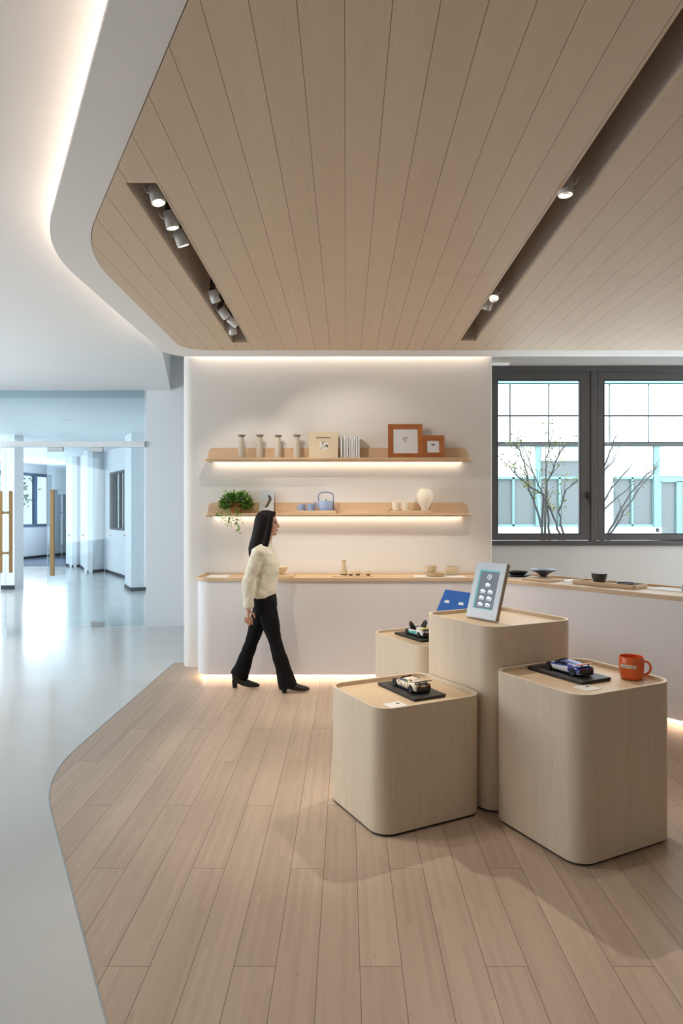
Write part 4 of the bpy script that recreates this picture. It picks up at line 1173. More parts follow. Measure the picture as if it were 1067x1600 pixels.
MB().lathe([(1e-6, 0), (.045, 0), (.06, .012), (.074, .04), (.07, .07), (.062, .086), (.058, .086), (.064, .066), (.066, .04), (.05, .016), (1e-6, .012)], seg=40).build('body', M['sake'], bw, smooth=True)
MB().lathe([(.03, -.0), (.045, .0), (.058, .0105), (.05, .0105)], seg=36).build('dark_base', M['sakedark'], bw, smooth=True)

# right wing of the counter
M['blackglaze'] = plain('black_glaze', (44, 44, 48), .3, var=.1); M['navy'] = plain('dark_navy_glaze', (58, 66, 84), .32, var=.1); M['charcoal'] = plain('charcoal_stoneware', (72, 66, 64), .6, var=.12, scale=60)


def R2(px, py, z): p = onz(px, py, z); return p


slab('display_card', 'white card under the stacked black plates', 'card', (1.70, 6.70), .22, .22, .005, angT, TL, M['card'])
pA_ = Vector((1.70, 6.74))
d1_ = thing('black_plate', 'wide black plate, lower of the stack of two behind the tablet frame', 'plate', (pA_.x, pA_.y, TL + .005), 0, 'stacked black plates')
MB().lathe([(1e-6, 0), (.075, 0), (.085, .006), (.135, .018), (.135, .022), (.085, .012), (1e-6, .010)], seg=44).build('body', M['blackglaze'], d1_, smooth=True)
MB().lathe([(.068, 0), (.075, 0), (.078, .004), (.07, .004)], seg=40).build('foot_ring', M['charcoal'], d1_, smooth=True)
d2_ = thing('black_plate', 'smaller black dish, upper of the stack of two behind the tablet frame', 'plate', (pA_.x - .005, pA_.y, TL + .0175), 0, 'stacked black plates')
MB().lathe([(1e-6, 0), (.06, 0), (.075, .01), (.098, .032), (.10, .04), (.097, .04), (.07, .014), (1e-6, .010)], seg=44).build('body', M['blackglaze'], d2_, smooth=True)
MB().lathe([(.052, 0), (.059, 0), (.061, .004), (.054, .004)], seg=40).build('foot_ring', M['charcoal'], d2_, smooth=True)
cbd = R2(848, 903.5, TL + .02)
slab('serving_board', 'pale wooden board under the wide navy bowl', 'board', (cbd.x - .0, cbd.y), .30, .24, .02, angT, TL, M['oakX'])
wbw = R2(849, 901.5, TL + .02)
wb = thing('wide_bowl', 'wide shallow navy bowl on a small foot on the counter', 'bowl', (wbw.x, wbw.y, TL + .02))
MB().lathe([(1e-6, 0), (.035, 0), (.032, .014), (.06, .034), (.105, .06), (.128, .07), (.129, .074), (.10, .066), (.05, .038), (1e-6, .028)], seg=44).build('body', M['navy'], wb, smooth=True)
MB().lathe([(.028, 0), (.036, 0), (.0335, .012), (.030, .012)], seg=36).build('foot_ring', M['charcoal'], wb, smooth=True)
ctr = R2(946, 914.5, TL)
wt = thing('wooden_tray', 'rectangular pale wooden tray under the charcoal bowl', 'tray', (ctr.x + .02, ctr.y - .02, TL), angT)
o_ = [(-.30, -.11), (.30, -.11), (.30, .11), (-.30, .11)]; o_ = round_poly(o_, .02, 4); i_ = offset_poly(o_, .012)
MB().prism(o_, 0, .034, holes=[i_]).build('rim', M['oakX'], wt, bevel=.003); MB().prism(i_, .0005, .018).build('bottom', M['oakX'], wt)
db = R2(934, 911.5, TL + .018); lq = wt.matrix_basis.inverted() @ db.to_3d(); lq.y = max(-.045, min(.045, lq.y)); db = wt.matrix_basis @ lq
dbo = thing('charcoal_bowl', 'deep charcoal bowl standing on the wooden tray', 'bowl', (db.x, db.y, TL + .0205))
MB().lathe([(1e-6, 0), (.040, 0), (.047, .006), (.062, .05), (.067, .082), (.064, .083), (.057, .05), (.04, .014), (1e-6, .010)], seg=40).build('body', M['charcoal'], dbo, smooth=True)
MB().lathe([(.0635, .0815), (.0675, .081), (.0672, .085), (.0635, .085)], seg=40).build('rim', M['blackglaze'], dbo, smooth=True)
dd_ = wt.matrix_basis @ Vector((.16, .0, .0195))
fdish = thing('flat_dish', 'flat dark dish lying on the wooden tray beside the charcoal bowl', 'dish', tuple(dd_), angT)
MB().lathe([(1e-6, 0), (.05, 0), (.075, .010), (.08, .019), (.077, .019), (.07, .010), (1e-6, .006)], seg=40).build('body', M['blackglaze'], fdish, smooth=True)
MB().lathe([(.044, -.0), (.05, .0), (.053, .002), (.046, .002)], seg=36).build('foot_ring', M['charcoal'], fdish, smooth=True)
cA = R2(885, 907, TL); slab('display_card', 'white card between the navy bowl board and the wooden tray', 'card', (cA.x + .03, cA.y - .02), .14, .26, .004, angT, TL, M['card'])
cB = R2(1045, 922.5, TL); slab('display_card', 'white card right of the wooden tray on the counter', 'card', (cB.x + .10, cB.y - .02), .46, .24, .004, angT, TL, M['card'])
jr = R2(1069, 924, TL); jt = thing('small_jar', 'small pale jar cut by the right picture edge', 'jar', (jr.x, jr.y - .02, TL + .004))
MB().lathe([(1e-6, 0), (.025, 0), (.031, .008), (.032, .03), (.028, .042), (1e-6, .043)], seg=28).build('body', plain('pale_grey_stone', (198, 190, 184), .6, var=.15, scale=80), jt, smooth=True)
MB().lathe([(1e-6, .042), (.024, .042), (.022, .05), (1e-6, .051)], seg=24).build('lid', plain('dull_red_lid', (150, 92, 84), .5), jt, smooth=True)

# ------------------------------------------------------------------ display plinths
RB = math.radians(27.3); E1 = Vector((math.cos(RB), math.sin(RB))); E2 = Vector((-math.sin(RB), math.cos(RB)))


def plinth(label, cx, cy, a, b, h, r=.098):
    t_ = thing('display_plinth', label, 'plinth', (cx, cy, 0), RB, 'rounded oak display plinths')
    o_ = round_poly([(-a / 2, -b / 2), (a / 2, -b / 2), (a / 2, b / 2), (-a / 2, b / 2)], r, 12); i_ = offset_poly(o_, .016); rec = .022
    m = MB(); m.prism(o_, .014, h, holes=[i_], bottom=False)
    m.build('body', M['oakZ'], t_, smooth=True, angle=30, bevel=.002)
    MB().prism(offset_poly(o_, .0155), h - rec - .01, h - rec).build('tray_floor', M['oakY'], t_)
    MB().prism(offset_poly(o_, .012), 0, .03).build('base', M['gapdark'], t_, smooth=True, angle=30)
    return t_, h - rec


PA, zA = plinth('low oak plinth at front left carrying the patterned model car', .315, 3.731, .646, .587, .634)
PC, zC = plinth('oak plinth at front right carrying the blue and white car and orange mug', 1.187, 3.461, .645, .613, .776)
PB, zB = plinth('tallest oak plinth in the middle carrying the tablet frame', .887, 4.018, .618, .636, .99)
PD, zD = plinth('oak plinth at the back half hidden behind the tallest one', .611, 5.231, .56, .74, .655, .12)

# model cars on black display bases
M['tyre'] = plain('black_rubber', (30, 30, 32), .6); M['alloy'] = plain('dark_alloy', (96, 92, 88), .35, .7); M['carblack'] = plain('gloss_black', (22, 22, 25), .25); M['cglass'] = plain('smoked_glass', (30, 32, 40), .12)
M['basewood'] = plain('matt_black_base', (36, 34, 33), .5)
M['camo'] = pattern('beige_purple_camouflage', [(0, (232, 222, 204)), (.38, (214, 190, 150)), (.55, (242, 236, 226)), (.74, (84, 66, 92)), (.86, (196, 160, 110))], 85)
M['bluepat'] = pattern('blue_white_livery', [(0, (44, 62, 150)), (.45, (66, 92, 186)), (.62, (214, 220, 240)), (.75, (34, 42, 110)), (.9, (120, 150, 220))], 110)
M['carwhite'] = plain('gloss_white', (232, 233, 236), .25); M['carorange'] = plain('orange_wing', (204, 92, 44), .4); M['tealpaint'] = pattern('teal_white_livery', [(0, (92, 190, 186)), (.5, (40, 120, 124)), (.68, (216, 240, 238)), (.85, (92, 190, 186))], 90, (1, .5, .7))
M['yellow'] = plain('acid_yellow', (222, 222, 70), .4)

# stations along the car: x, half width at sill, half width at belt, belt z, half width top, top z   (x>0 is the nose)
ST = [(-.130, .046, .048, .040, .040, .046), (-.118, .050, .054, .043, .042, .050), (-.085, .051, .0565, .045, .038, .052), (-.050, .050, .054, .042, .033, .057), (-.012, .049, .051, .038, .031, .0625),
      (.018, .049, .050, .036, .030, .060), (.050, .050, .0525, .036, .034, .046), (.080, .051, .0555, .037, .040, .040), (.110, .048, .052, .030, .040, .032), (.128, .038, .040, .020, .030, .022)]


def car(label, loc, rz, side, top, accent, wing, doors=None):
    t_ = thing('model_car', label, 'model car', loc, rz, 'model sports cars')
    m = MB().use(side); z0 = .009
    secs = []
    for (x, a, b, zb_2, c, zt_2) in ST:
        L = [(x, -a, z0), (x, -a * 1.0, .018), (x, -b, zb_2 * .72), (x, -b * .985, zb_2), (x, -(b + c) / 2, (zb_2 + zt_2) / 2 + .001), (x, -c, zt_2), (x, -c * .4, zt_2 + .002)]
        secs.append(L + [(p[0], -p[1], p[2]) for p in L[::-1]])
    vs = [p for s_ in secs for p in s_]; n = len(secs[0])
    for i in range(len(secs) - 1):
        for k_ in range(n):
            k2 = (k_ + 1) % n
            m.use(top if 3 <= k_ <= 9 else side)
            if ST[i][0] < -.055 and k_ in (1, 2, 10, 11): m.use(top)
            m.add([], []); m.f.append([i * n + k_, i * n + k2, (i + 1) * n + k2, (i + 1) * n + k_]); m.mi.append(m.cur)
    m.v = [Vector(p) for p in vs]
    m.use(side); m.f.append(list(range(n))[::-1]); m.mi.append(m.mats.index(top)); m.f.append([(len(secs) - 1) * n + k_ for k_ in range(n)]); m.mi.append(m.mats.index(side))
    m.build('body', None, t_, smooth=True, sub=2, angle=180)
    cg = MB()
    for s_ in (-1, 1):
        cg.add([(.046, s_ * .0415, .0435), (.020, s_ * .0375, .0555), (-.020, s_ * .039, .0575), (-.042, s_ * .046, .046)], [(0, 1, 2, 3)])
    cg.add([(.064, -.033, .0455), (.064, .033, .0455), (.026, .026, .0625), (.026, -.026, .0625)], [(0, 1, 2, 3)])
    g_ = cg.build('windows', M['cglass'], t_); sg = g_.modifiers.new('solid', 'SOLIDIFY'); sg.thickness = .005; sg.offset = 0
    for x in (.083, -.083):
        for s_ in (-1, 1):
            Tm = Matrix.Translation((x, s_ * .0475, .0215)) @ Matrix.Rotation(-s_ * PI / 2, 4, 'X')
            wh = MB().lathe([(.011, -.009), (.018, -.010), (.0215, -.007), (.0215, .007), (.018, .010), (.014, .0085)], seg=28, mtx=Tm).build('wheel', M['tyre'], t_, smooth=True)
            rm = MB().lathe([(1e-6, .004), (.004, .007), (.004, .004), (.0135, .004), (.0145, .009), (.0145, -.005), (1e-6, -.005)], seg=28, mtx=Tm)
            for q in range(5): rm.box((.0075, 0, .0065), (.012, .0028, .002), Tm @ Matrix.Rotation(q * 2 * PI / 5, 4, 'Z'))
            rm.build('rim', M['alloy'], wh)
    rr = MB(); rr.span((-.1335, -.043, .013), (-.124, .043, .036)); rr.span((-.138, -.035, .008), (-.12, .035, .016)); rr.build('rear_bumper', M['carblack'], t_, bevel=.003)
    wg = MB(); wg.add([(-.100, -.050, .058), (-.132, -.053, .0635), (-.132, .053, .0635), (-.100, .050, .058)], [(0, 1, 2, 3)]); wo = wg.build('rear_wing', wing, t_); sg = wo.modifiers.new('solid', 'SOLIDIFY'); sg.thickness = .0035
    MB().span((-.118, -.026, .048), (-.112, -.022, .060)).span((-.118, .022, .048), (-.112, .026, .060)).build('wing_stay', M['carblack'], wo)
    MB().span((.10, -.050, .008), (.134, .050, .011)).build('front_splitter', M['carblack'], t_, bevel=.001)
    for s_ in (-1, 1):
        MB().span((-.055, s_ * .0495 - .003, .008), (.055, s_ * .0495 + .003, .014)).build('side_skirt', M['carblack'], t_, bevel=.001)
        MB().ball((.045, s_ * .055, .049), (.004, .006, .004), 10).build('mirror', accent, t_, smooth=True)
        MB().span((-.1348, s_ * .030 - .010, .038), (-.128, s_ * .030 + .010, .042)).build('tail_light', plain('red_tail_light', (150, 36, 30), .3), t_)
    if doors:
        for s_ in (-1, 1):
            d_ = MB(); d_.add([(.045, s_ * .040, .052), (-.030, s_ * .040, .060), (-.022, s_ * .062, .100), (.004, s_ * .070, .115), (.030, s_ * .062, .098)], [(0, 1, 2, 3, 4)])
            do_ = d_.build('raised_door', M['carblack'], t_); sg = do_.modifiers.new('solid', 'SOLIDIFY'); sg.thickness = .008
            MB().ball((.006, s_ * .064, .094), (.016, .006, .010), 10).build('door_glass', M['cglass'], do_, smooth=True)
        MB().span((-.10, -.03, .052), (-.05, .03, .060)).build('engine_cover', M['yellow'], t_, bevel=.004)
    return t_


def base_plate(label, c, z):
    t_ = thing('display_board', label, 'display board', (c[0], c[1], z + .001), RB, 'black display boards under the model cars')
    MB().prism([(-.098, -.19), (.098, -.19), (.098, .19), (-.098, .19)], 0.0, .006).build('foot', M['basewood'], t_)
    o_ = [(-.1, -.192), (.1, -.192), (.1, .192), (-.1, .192)]
    MB().prism(o_, .006, .017).build('slab', M['basewood'], t_, bevel=.003); return t_


cA_, cC_, cD_ = (.357, 3.765), (1.152, 3.545), (.56, 5.27)
base_plate('black display board on the low front left plinth', cA_, zA); base_plate('black display board on the plinth with the orange mug', cC_, zC); base_plate('black display board on the back plinth', cD_, zD)
rzc = RB + PI / 2
nz = .0165
car('model race car with beige and purple camouflage livery', (cA_[0], cA_[1], zA + nz), rzc, M['camo'], M['camo'], M['carblack'], M['carblack'])
car('model race car in white and blue with orange rear wing', (cC_[0], cC_[1], zC + nz), rzc, M['carwhite'], M['bluepat'], M['carwhite'], M['carorange'])
car('model race car in white and teal with raised black doors', (cD_[0], cD_[1], zD + nz), rzc, M['tealpaint'], M['carwhite'], M['carblack'], M['carblack'], True)
# white roof and number panel of the blue car
# info cards
for (px, py, z, lb) in ((618, 1101, zA, 'small white label card on the low front left plinth'), (916, 1074.5, zC, 'small white label card on the plinth with the orange mug')):
    p = onz(px, py, z + .002); t_ = thing('label_card', lb, 'card', (p.x, p.y, z), RB, 'white label cards')
    MB().span((-.05, -.045, 0), (.05, .045, .002)).build('card', M['card'], t_)
    MB().span((.012, .012, .0019), (.034, .024, .0026)).span((.012, .006, .0019), (.028, .009, .0026)).build('printed_mark', M['ink'], t_)

# orange mug
mo = onz(986.5, 1060.5, zC)
M['orange'] = plain('orange_glaze', (226, 104, 48), .3, var=.03)
mg = thing('orange_mug', 'large orange mug with white label on the front right plinth', 'mug', (mo.x, mo.y, zC + .0015))
MB().lathe([(1e-6, 0), (.046, 0), (.052, .005), (.058, .03), (.061, .07), (.060, .112), (.0585, .114), (.056, .112), (.056, .06), (.048, .012), (1e-6, .008)], seg=44).build('body', M['orange'], mg, smooth=True)
ha = math.radians(-25); hd = Vector((math.cos(ha), math.sin(ha), 0))
MB().tube([hd * .056 + Vector((0, 0, .094)), hd * .078 + Vector((0, 0, .092)), hd * .092 + Vector((0, 0, .07)), hd * .088 + Vector((0, 0, .045)), hd * .072 + Vector((0, 0, .028)), hd * .054 + Vector((0, 0, .024))], [(.011, .007)] * 6, 12).build('handle', M['orange'], mg, smooth=True, sub=1)
lbm = MB(); n = 12
vs = []; fs = []
for i in range(n + 1):
    g = math.radians(-165 + 75 * i / n)
    for z, r_ in ((.062, .0617), (.078, .0622)): vs.append((r_ * math.cos(g), r_ * math.sin(g), z))
for i in range(n): fs.append((2 * i, 2 * i + 2, 2 * i + 3, 2 * i + 1))
lbm.add(vs, fs); lbo = lbm.build('paper_label', plain('cream_label', (232, 222, 206), .6), mg); sg = lbo.modifiers.new('solid', 'SOLIDIFY'); sg.thickness = .0008; sg.offset = 1
tx_ = MB()
for i in range(9):
    g = math.radians(-155 + 6.2 * i); tx_.box((.0631 * math.cos(g), .0631 * math.sin(g), .070), (.004, .0006, .005), None)
tx_.build('label_print', M['ink'], lbo)

# tablet frame with a screen of laurel and car icons
M['silver'] = plain('silver_aluminium', (206, 212, 218), .4, .15); M['screen'] = emit('dark_screen', (.105, .125, .15), .7, .02); M['tealscreen'] = emit('teal_screen_border', (.10, .45, .47), .6, .03); M['icon'] = emit('white_screen_icons', (.80, .84, .86), .6, .1)
M['tabletside'] = plain('brown_grey_side', (150, 128, 108), .5)
bl_, br_ = onz(727.7, 964.5, zB), onz(773.7, 973, zB)
wv = (br_ - bl_); Wt = wv.length; wv.normalize(); nh = Vector((wv.y, -wv.x, 0)); nh = nh if nh.y < 0 else -nh
th = math.radians(16.5); upv = (Vector((0, 0, 1)) * math.cos(th) - nh * math.sin(th)); dep = -upv.cross(wv) if (-upv.cross(wv)).dot(nh) < 0 else upv.cross(wv)
ctb = (bl_ + br_) / 2
tb_ = thing('tablet_stand', 'tilted silver tablet frame with dark screen on the tallest plinth', 'tablet', (ctb.x, ctb.y, zB + .0095))
TM = Matrix((( wv.x, dep.x, upv.x, 0), (wv.y, dep.y, upv.y, 0), (wv.z, dep.z, upv.z, 0), (0, 0, 0, 1)))
Ht = .335; hw = Wt / 2; sx0, sx1, sz0, sz1 = -hw + .041, hw - .040, .055, Ht - .045
o_ = [(-hw, 0), (hw, 0), (hw, Ht), (-hw, Ht)]; i_ = [(sx0, sz0), (sx1, sz0), (sx1, sz1), (sx0, sz1)]
SW = Matrix(((1, 0, 0, 0), (0, 0, 1, 0), (0, 1, 0, 0), (0, 0, 0, 1)))
MB().prism(o_, 0, .006, holes=[i_], mtx=TM @ SW).build('bezel', M['silver'], tb_)
MB().prism(o_, .006, .028, mtx=TM @ SW).build('housing', M['tabletside'], tb_)
so_ = MB().span((sx0, .003, sz0), (sx1, .0058, sz1), TM).build('screen', M['screen'], tb_)
MB().span((sx0, .0022, sz0), (sx0 + .008, .0031, sz1), TM).span((sx0, .0022, sz1 - .008), (sx1, .0031, sz1), TM).span((sx0, .0022, sz0), (sx1, .0031, sz0 + .004), TM).build('screen_border', M['tealscreen'], so_)
sc_x = (sx0 + sx1) / 2 + .003
ic = MB()
for s_ in (-1, 1):
    arc = [(sc_x + s_ * .014 * math.cos(math.radians(g)), .0022, sz1 - .040 + .016 * math.sin(math.radians(g))) for g in range(-80, 66, 18)]
    ic.tube(arc, .0022, 6, TM)
ic.tube([(sc_x - .005, .0022, sz1 - .032), (sc_x, .0022, sz1 - .047), (sc_x + .005, .0022, sz1 - .032)], .0012, 6, TM)
ic.build('laurel_emblem', M['icon'], so_)


def car_icon(x, z):
    ic = MB()
    ic.prism([(x - .020, z), (x + .020, z), (x + .020, z + .008), (x + .008, z + .010), (x + .002, z + .016), (x - .012, z + .015), (x - .020, z + .009)], .0018, .003, mtx=TM @ SW)
    for q in range(5): ic.span((x - .019 + q * .008, .0018, z - .008), (x - .019 + q * .008 + .006, .003, z - .004), TM)
    ic.build('car_icon', M['icon'], so_)


car_icon(sc_x, sz1 - .092)
for r_ in range(3):
    for s_ in (-1, 1): car_icon(sc_x + s_ * .030, sz1 - .132 - r_ * .039)
MB().span((-.04, .02, .02), (.04, .026, .20), TM).build('back_plate', M['tabletside'], tb_)
lg = MB(); foot = TM @ Vector((0, .028, .19)); lg.tube([foot, foot - nh * .055 * 1.0 + Vector((0, 0, -foot.z + .004))], .006, 8); lg.build('support_leg', M['tabletside'], tb_, smooth=True)

# blue reading board on a slim post behind the tallest plinth
M['blue'] = plain('strong_blue_print', (14, 92, 176), .5, var=.03)
bb = thing('blue_sign', 'tilted blue info board with two white marks behind the tallest plinth', 'sign', (.70, 4.90, zD + .003))
TLp = Vector((.727, 5.0, 1.033)); b1 = Vector((.569, -.822, 0)).normalized(); n1 = Vector((-.822, -.569, 0)); t30 = math.radians(30)
u1 = Vector((0, 0, 1)) * math.cos(t30) - n1 * math.sin(t30); d1v = b1.cross(u1); d1v = d1v if d1v.dot(n1) < 0 else -d1v
BLp = TLp - u1 * .235; rel = BLp - bb.location
BM = Matrix(((b1.x, d1v.x, u1.x, rel.x), (b1.y, d1v.y, u1.y, rel.y), (b1.z, d1v.z, u1.z, rel.z), (0, 0, 0, 1)))
MB().span((0, 0, 0), (.34, .006, .235), BM).build('board', M['blue'], bb)
mk = MB()
for x, z in ((.042, .135), (.185, .135)):
    mk.span((x, -.0012, z), (x + .05, 0, z + .013), BM); mk.span((x + .006, -.0012, z + .014), (x + .042, 0, z + .020), BM)
mk.build('white_marks', M['card'], bb)
pcn = BM @ Vector((.022, .006, .12)); MB().tube([pcn, Vector((pcn.x, pcn.y, .008))], .009, 10).build('post', M['steel'], bb, smooth=True)
MB().lathe([(1e-6, 0), (.042, 0), (.042, .006), (1e-6, .008)], (pcn.x, pcn.y, 0), 28).build('foot_plate', M['steel'], bb, smooth=True)

# ------------------------------------------------------------------ the woman walking past the counter
YP = 6.14
M['skin'] = plain('skin', (206, 158, 134), .55, var=.04); M['hair'] = plain('dark_brown_hair', (26, 19, 18), .6, spec=.15, var=.3, scale=60); M['jacket'] = plain('cream_wool', (230, 224, 204), .9, var=.06, scale=40)
M['trouser'] = plain('black_trouser_cloth', (18, 18, 20), .9, spec=.2); M['boot'] = plain('black_leather', (16, 15, 16), .4); M['eye'] = plain('dark_eye', (30, 22, 20), .2); M['lip'] = plain('rose_lip', (170, 92, 88), .5)
wo_ = thing('person', 'woman with long dark hair in cream jacket and black flared trousers walking right', 'person', (-.72, YP, 0))
ox = .72


def PX(x, y, z): return Vector((x + ox, y, z))


def folds(o, strength, size):
    tx = bpy.data.textures.new('cloth_folds', 'CLOUDS'); tx.noise_scale = size; tx.noise_depth = 2
    m = o.modifiers.new('folds', 'DISPLACE'); m.texture = tx; m.strength = strength; m.mid_level = .5; m.texture_coords = 'LOCAL'


def remesh(o, vox, sm_it=6):
    m1 = o.modifiers.new('remesh', 'REMESH'); m1.mode = 'VOXEL'; m1.voxel_size = vox; m1.use_smooth_shade = True
    m2 = o.modifiers.new('smooth', 'SMOOTH'); m2.factor = .5; m2.iterations = sm_it
    return o


NEAR, FAR = -1, 1          # near side is towards the camera (-y)
bd = MB()
HXc, HZc = -.712, 1.497
# head: skull, jaw, nose, lips, ears, neck
bd.ball(PX(HXc - .004, 0, HZc + .018), (.094, .074, .098), 20); bd.ball(PX(HXc + .034, 0, HZc - .045), (.056, .055, .068), 18)
bd.tube([PX(HXc + .078, 0, HZc + .018), PX(HXc + .094, 0, HZc - .008), PX(HXc + .108, 0, HZc - .027), PX(HXc + .088, 0, HZc - .034)], [.011, .012, .015, .009], 10)
bd.ball(PX(HXc + .086, 0, HZc - .055), (.010, .022, .007), 10); bd.ball(PX(HXc + .085, 0, HZc - .066), (.010, .02, .007), 10); bd.ball(PX(HXc + .070, 0, HZc - .092), (.022, .024, .018), 12)
bd.ball(PX(HXc + .080, 0, HZc + .030), (.014, .05, .010), 12)
for s_ in (-1, 1): bd.ball(PX(HXc - .006, s_ * .074, HZc - .008), (.018, .010, .030), 10); bd.ball(PX(HXc + .06, s_ * .034, HZc - .03), (.025, .022, .022), 10)
bd.tube([PX(-.738, 0, 1.24), PX(-.725, 0, 1.33), PX(-.705, 0, 1.42)], [.06, .05, .048], 14)
# trunk
bd.rings([(-.735 + ox, 0, .74, .07, .12), (-.728 + ox, 0, .82, .088, .145), (-.725 + ox, 0, .92, .078, .125), (-.72 + ox, 0, 1.05, .088, .13), (-.728 + ox, 0, 1.17, .09, .145), (-.738 + ox, 0, 1.25, .07, .14), (-.738 + ox, 0, 1.29, .05, .07)])
sh = {NEAR: PX(-.765, -.165, 1.245), FAR: PX(-.735, .165, 1.245)}
el = {NEAR: PX(-.848, -.195, .995), FAR: PX(-.722, .185, .990)}
wr = {NEAR: PX(-.850, -.190, .752), FAR: PX(-.706, .165, .760)}
for s_ in (NEAR, FAR):
    bd.tube([sh[s_] * .97 + Vector((0, -s_ * .02, 0)), sh[s_].lerp(el[s_], .5), el[s_], el[s_].lerp(wr[s_], .4), wr[s_]], [.046, .041, .034, .034, .024], 12)
    # hand: palm, four bent fingers of different length, thumb from the side of the palm
    dn = (wr[s_] - el[s_]).normalized(); fw = Vector((1, 0, 0)); fw = (fw - dn * fw.dot(dn)).normalized(); inw = Vector((0, -s_, 0))
    w_ = wr[s_]; pk = w_ + dn * .082
    bd.tube([w_ - dn * .01, w_ + dn * .03, pk], [(.022, .017), (.037, .014), (.040, .012)], 12)
    for j, (off_, ln) in enumerate(((.030, .068), (.010, .076), (-.010, .070), (-.029, .054))):
        b0 = w_ + dn * .070 + fw * off_ * .92; k1_ = b0 + dn * (ln * .48) + inw * .006 + fw * off_ * .08; k2_ = k1_ + dn * (ln * .33) + inw * .014; k3_ = k2_ + dn * (ln * .22) + inw * .020
        bd.tube([b0, k1_, k2_, k3_], [.0088, .0082, .0075, .0062], 8)
    t0 = w_ + dn * .022 + fw * .028; t1 = t0 + dn * .030 + fw * .020 + inw * .010; t2 = t1 + dn * .030 + fw * .006 + inw * .008
    bd.tube([t0 - fw * .015, t0, t1, t2], [.012, .0115, .0095, .007], 8)
hip = {NEAR: PX(-.715, -.078, .80), FAR: PX(-.730, .078, .80)}
kn = {NEAR: PX(-.632, -.085, .465), FAR: PX(-.850, .080, .445)}
an = {NEAR: PX(-.535, -.085, .115), FAR: PX(-.985, .080, .120)}
for s_ in (NEAR, FAR):
    bd.tube([hip[s_], hip[s_].lerp(kn[s_], .4), kn[s_], kn[s_].lerp(an[s_], .35), an[s_]], [.078, .068, .046, .048, .032], 14)
body = bd.build('body', M['skin'], wo_, smooth=True, angle=180); remesh(body, .0048, 3)
for s_ in (-1, 1):
    MB().ball(PX(HXc + .079, s_ * .031, HZc + .010), (.010, .012, .009), 12).build('eye', M['eye'], wo_, smooth=True)
MB().ball(PX(HXc + .092, 0, HZc - .060), (.007, .020, .009), 12).build('lips', M['lip'], wo_, smooth=True)
# jacket
jk = MB()
jk.rings([(-.738 + ox, 0, .835, .100, .158), (-.738 + ox, 0, .87, .106, .168), (-.730 + ox, 0, .95, .108, .165), (-.716 + ox, 0, 1.06, .118, .168), (-.718 + ox, 0, 1.15, .120, .176), (-.735 + ox, 0, 1.235, .098, .176), (-.742 + ox, 0, 1.285, .078, .135), (-.738 + ox, 0, 1.315, .064, .085), (-.732 + ox, 0, 1.345, .058, .065)], 28)
for s_ in (NEAR, FAR):
    e_ = wr[s_]
    jk.tube([sh[s_] + Vector((.01, -s_ * .05, .01)), sh[s_], sh[s_].lerp(el[s_], .5), el[s_], el[s_].lerp(e_, .5), e_ - (e_ - el[s_]).normalized() * .012], [.058, .066, .060, .054, .052, .046], 14)
jo = jk.build('jacket', M['jacket'], wo_, smooth=True, angle=180); remesh(jo, .008, 4); folds(jo, .022, .075)
cl_ = MB().tube([PX(-.738 + .062 * math.cos(a_), .068 * math.sin(a_), 1.338 + .012 * math.cos(a_ + PI)) for a_ in [2 * PI * i / 20 for i in range(20)]], .012, 8, closed=True).build('collar', M['jacket'], jo, smooth=True)
# trousers, flared
tr_ = MB()
tr_.rings([(-.728 + ox, 0, .885, .094, .140), (-.728 + ox, 0, .83, .104, .158), (-.728 + ox, 0, .76, .110, .166), (-.73 + ox, 0, .69, .095, .150)], 26)
for s_, hem in ((NEAR, (-.510, .045, .092)), (FAR, (-.972, .105, .080))):
    k_ = kn[s_]; hx_ = hem[0] + ox
    y_ = k_.y
    tr_.tube([hip[s_] + Vector((0, 0, .02)), hip[s_].lerp(k_, .45), k_, k_.lerp(Vector((hx_, y_, hem[1])), .55), Vector((hx_, y_, hem[1]))], [(.088, .088), (.084, .084), (.060, .060), (.064, .066), (.078, .086)], 18)
to_ = tr_.build('trousers', M['trouser'], wo_, smooth=True, angle=180); remesh(to_, .008, 3); folds(to_, .016, .09)
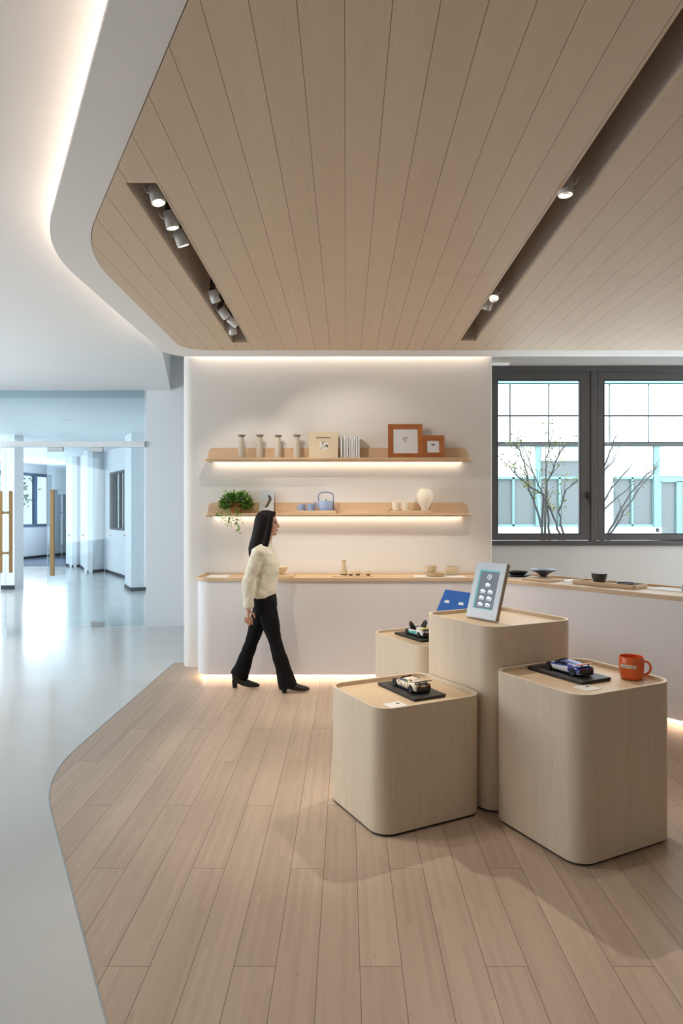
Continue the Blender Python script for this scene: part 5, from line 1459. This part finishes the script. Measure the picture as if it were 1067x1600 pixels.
# ankle boots with block heels
for s_, ax_, az, pitch in ((NEAR, -.535, .0, -.05), (FAR, -1.0, .0, .0)):
    y_ = kn[s_].y; Tm = Matrix.Translation((ax_ + ox, y_, az)) @ Matrix.Rotation(pitch, 4, 'Y')
    b_ = MB()
    b_.rings([(0, 0, .068, .036, .031), (.0, 0, .10, .042, .036), (.004, 0, .15, .044, .038)], 16, Tm)
    b_.tube([(-.03, 0, .085), (.02, 0, .075), (.075, 0, .050), (.13, 0, .032), (.185, 0, .024), (.214, 0, .020)], [(.032, .032), (.036, .038), (.038, .038), (.041, .029), (.035, .021), (.014, .010)], 14, Tm)
    bo_ = b_.build('boot', M['boot'], wo_, smooth=True, angle=180); remesh(bo_, .006, 3)
    hl = MB(); hl.prism([(-.036, -.024), (.010, -.026), (.010, .026), (-.036, .024)], 0.001, .072, bpoly=[(-.030, -.021), (.010, -.022), (.010, .022), (-.030, .021)], mtx=Matrix.Translation((ax_ + ox, y_, az)))
    hl.build('heel', M['boot'], bo_, bevel=.004)
# hair
hr = MB()
hr.rings([(-.716 + ox, 0, 1.617, .03, .03), (-.716 + ox, 0, 1.606, .062, .056), (-.720 + ox, 0, 1.575, .088, .078), (-.732 + ox, 0, 1.53, .092, .086), (-.742 + ox, 0, 1.47, .090, .089), (-.760 + ox, 0, 1.40, .086, .088), (-.782 + ox, 0, 1.33, .084, .088), (-.800 + ox, 0, 1.27, .080, .086), (-.812 + ox, 0, 1.21, .062, .074), (-.816 + ox, 0, 1.165, .04, .05)], 26)
for s_ in (-1, 1):
    hr.tube([PX(-.668, s_ * .060, 1.58), PX(-.668, s_ * .074, 1.53), PX(-.684, s_ * .076, 1.45), PX(-.700, s_ * .074, 1.37), PX(-.716, s_ * .078, 1.30), PX(-.738, s_ * .092, 1.23), PX(-.752, s_ * .10, 1.18)], [.018, .024, .028, .030, .030, .026, .012], 10)
hr.tube([PX(-.66, -.05, 1.585), PX(-.645, 0, 1.592), PX(-.66, .05, 1.585)], [.02, .018, .02], 10)
ho = hr.build('hair', M['hair'], wo_, smooth=True, angle=180); remesh(ho, .008, 12)
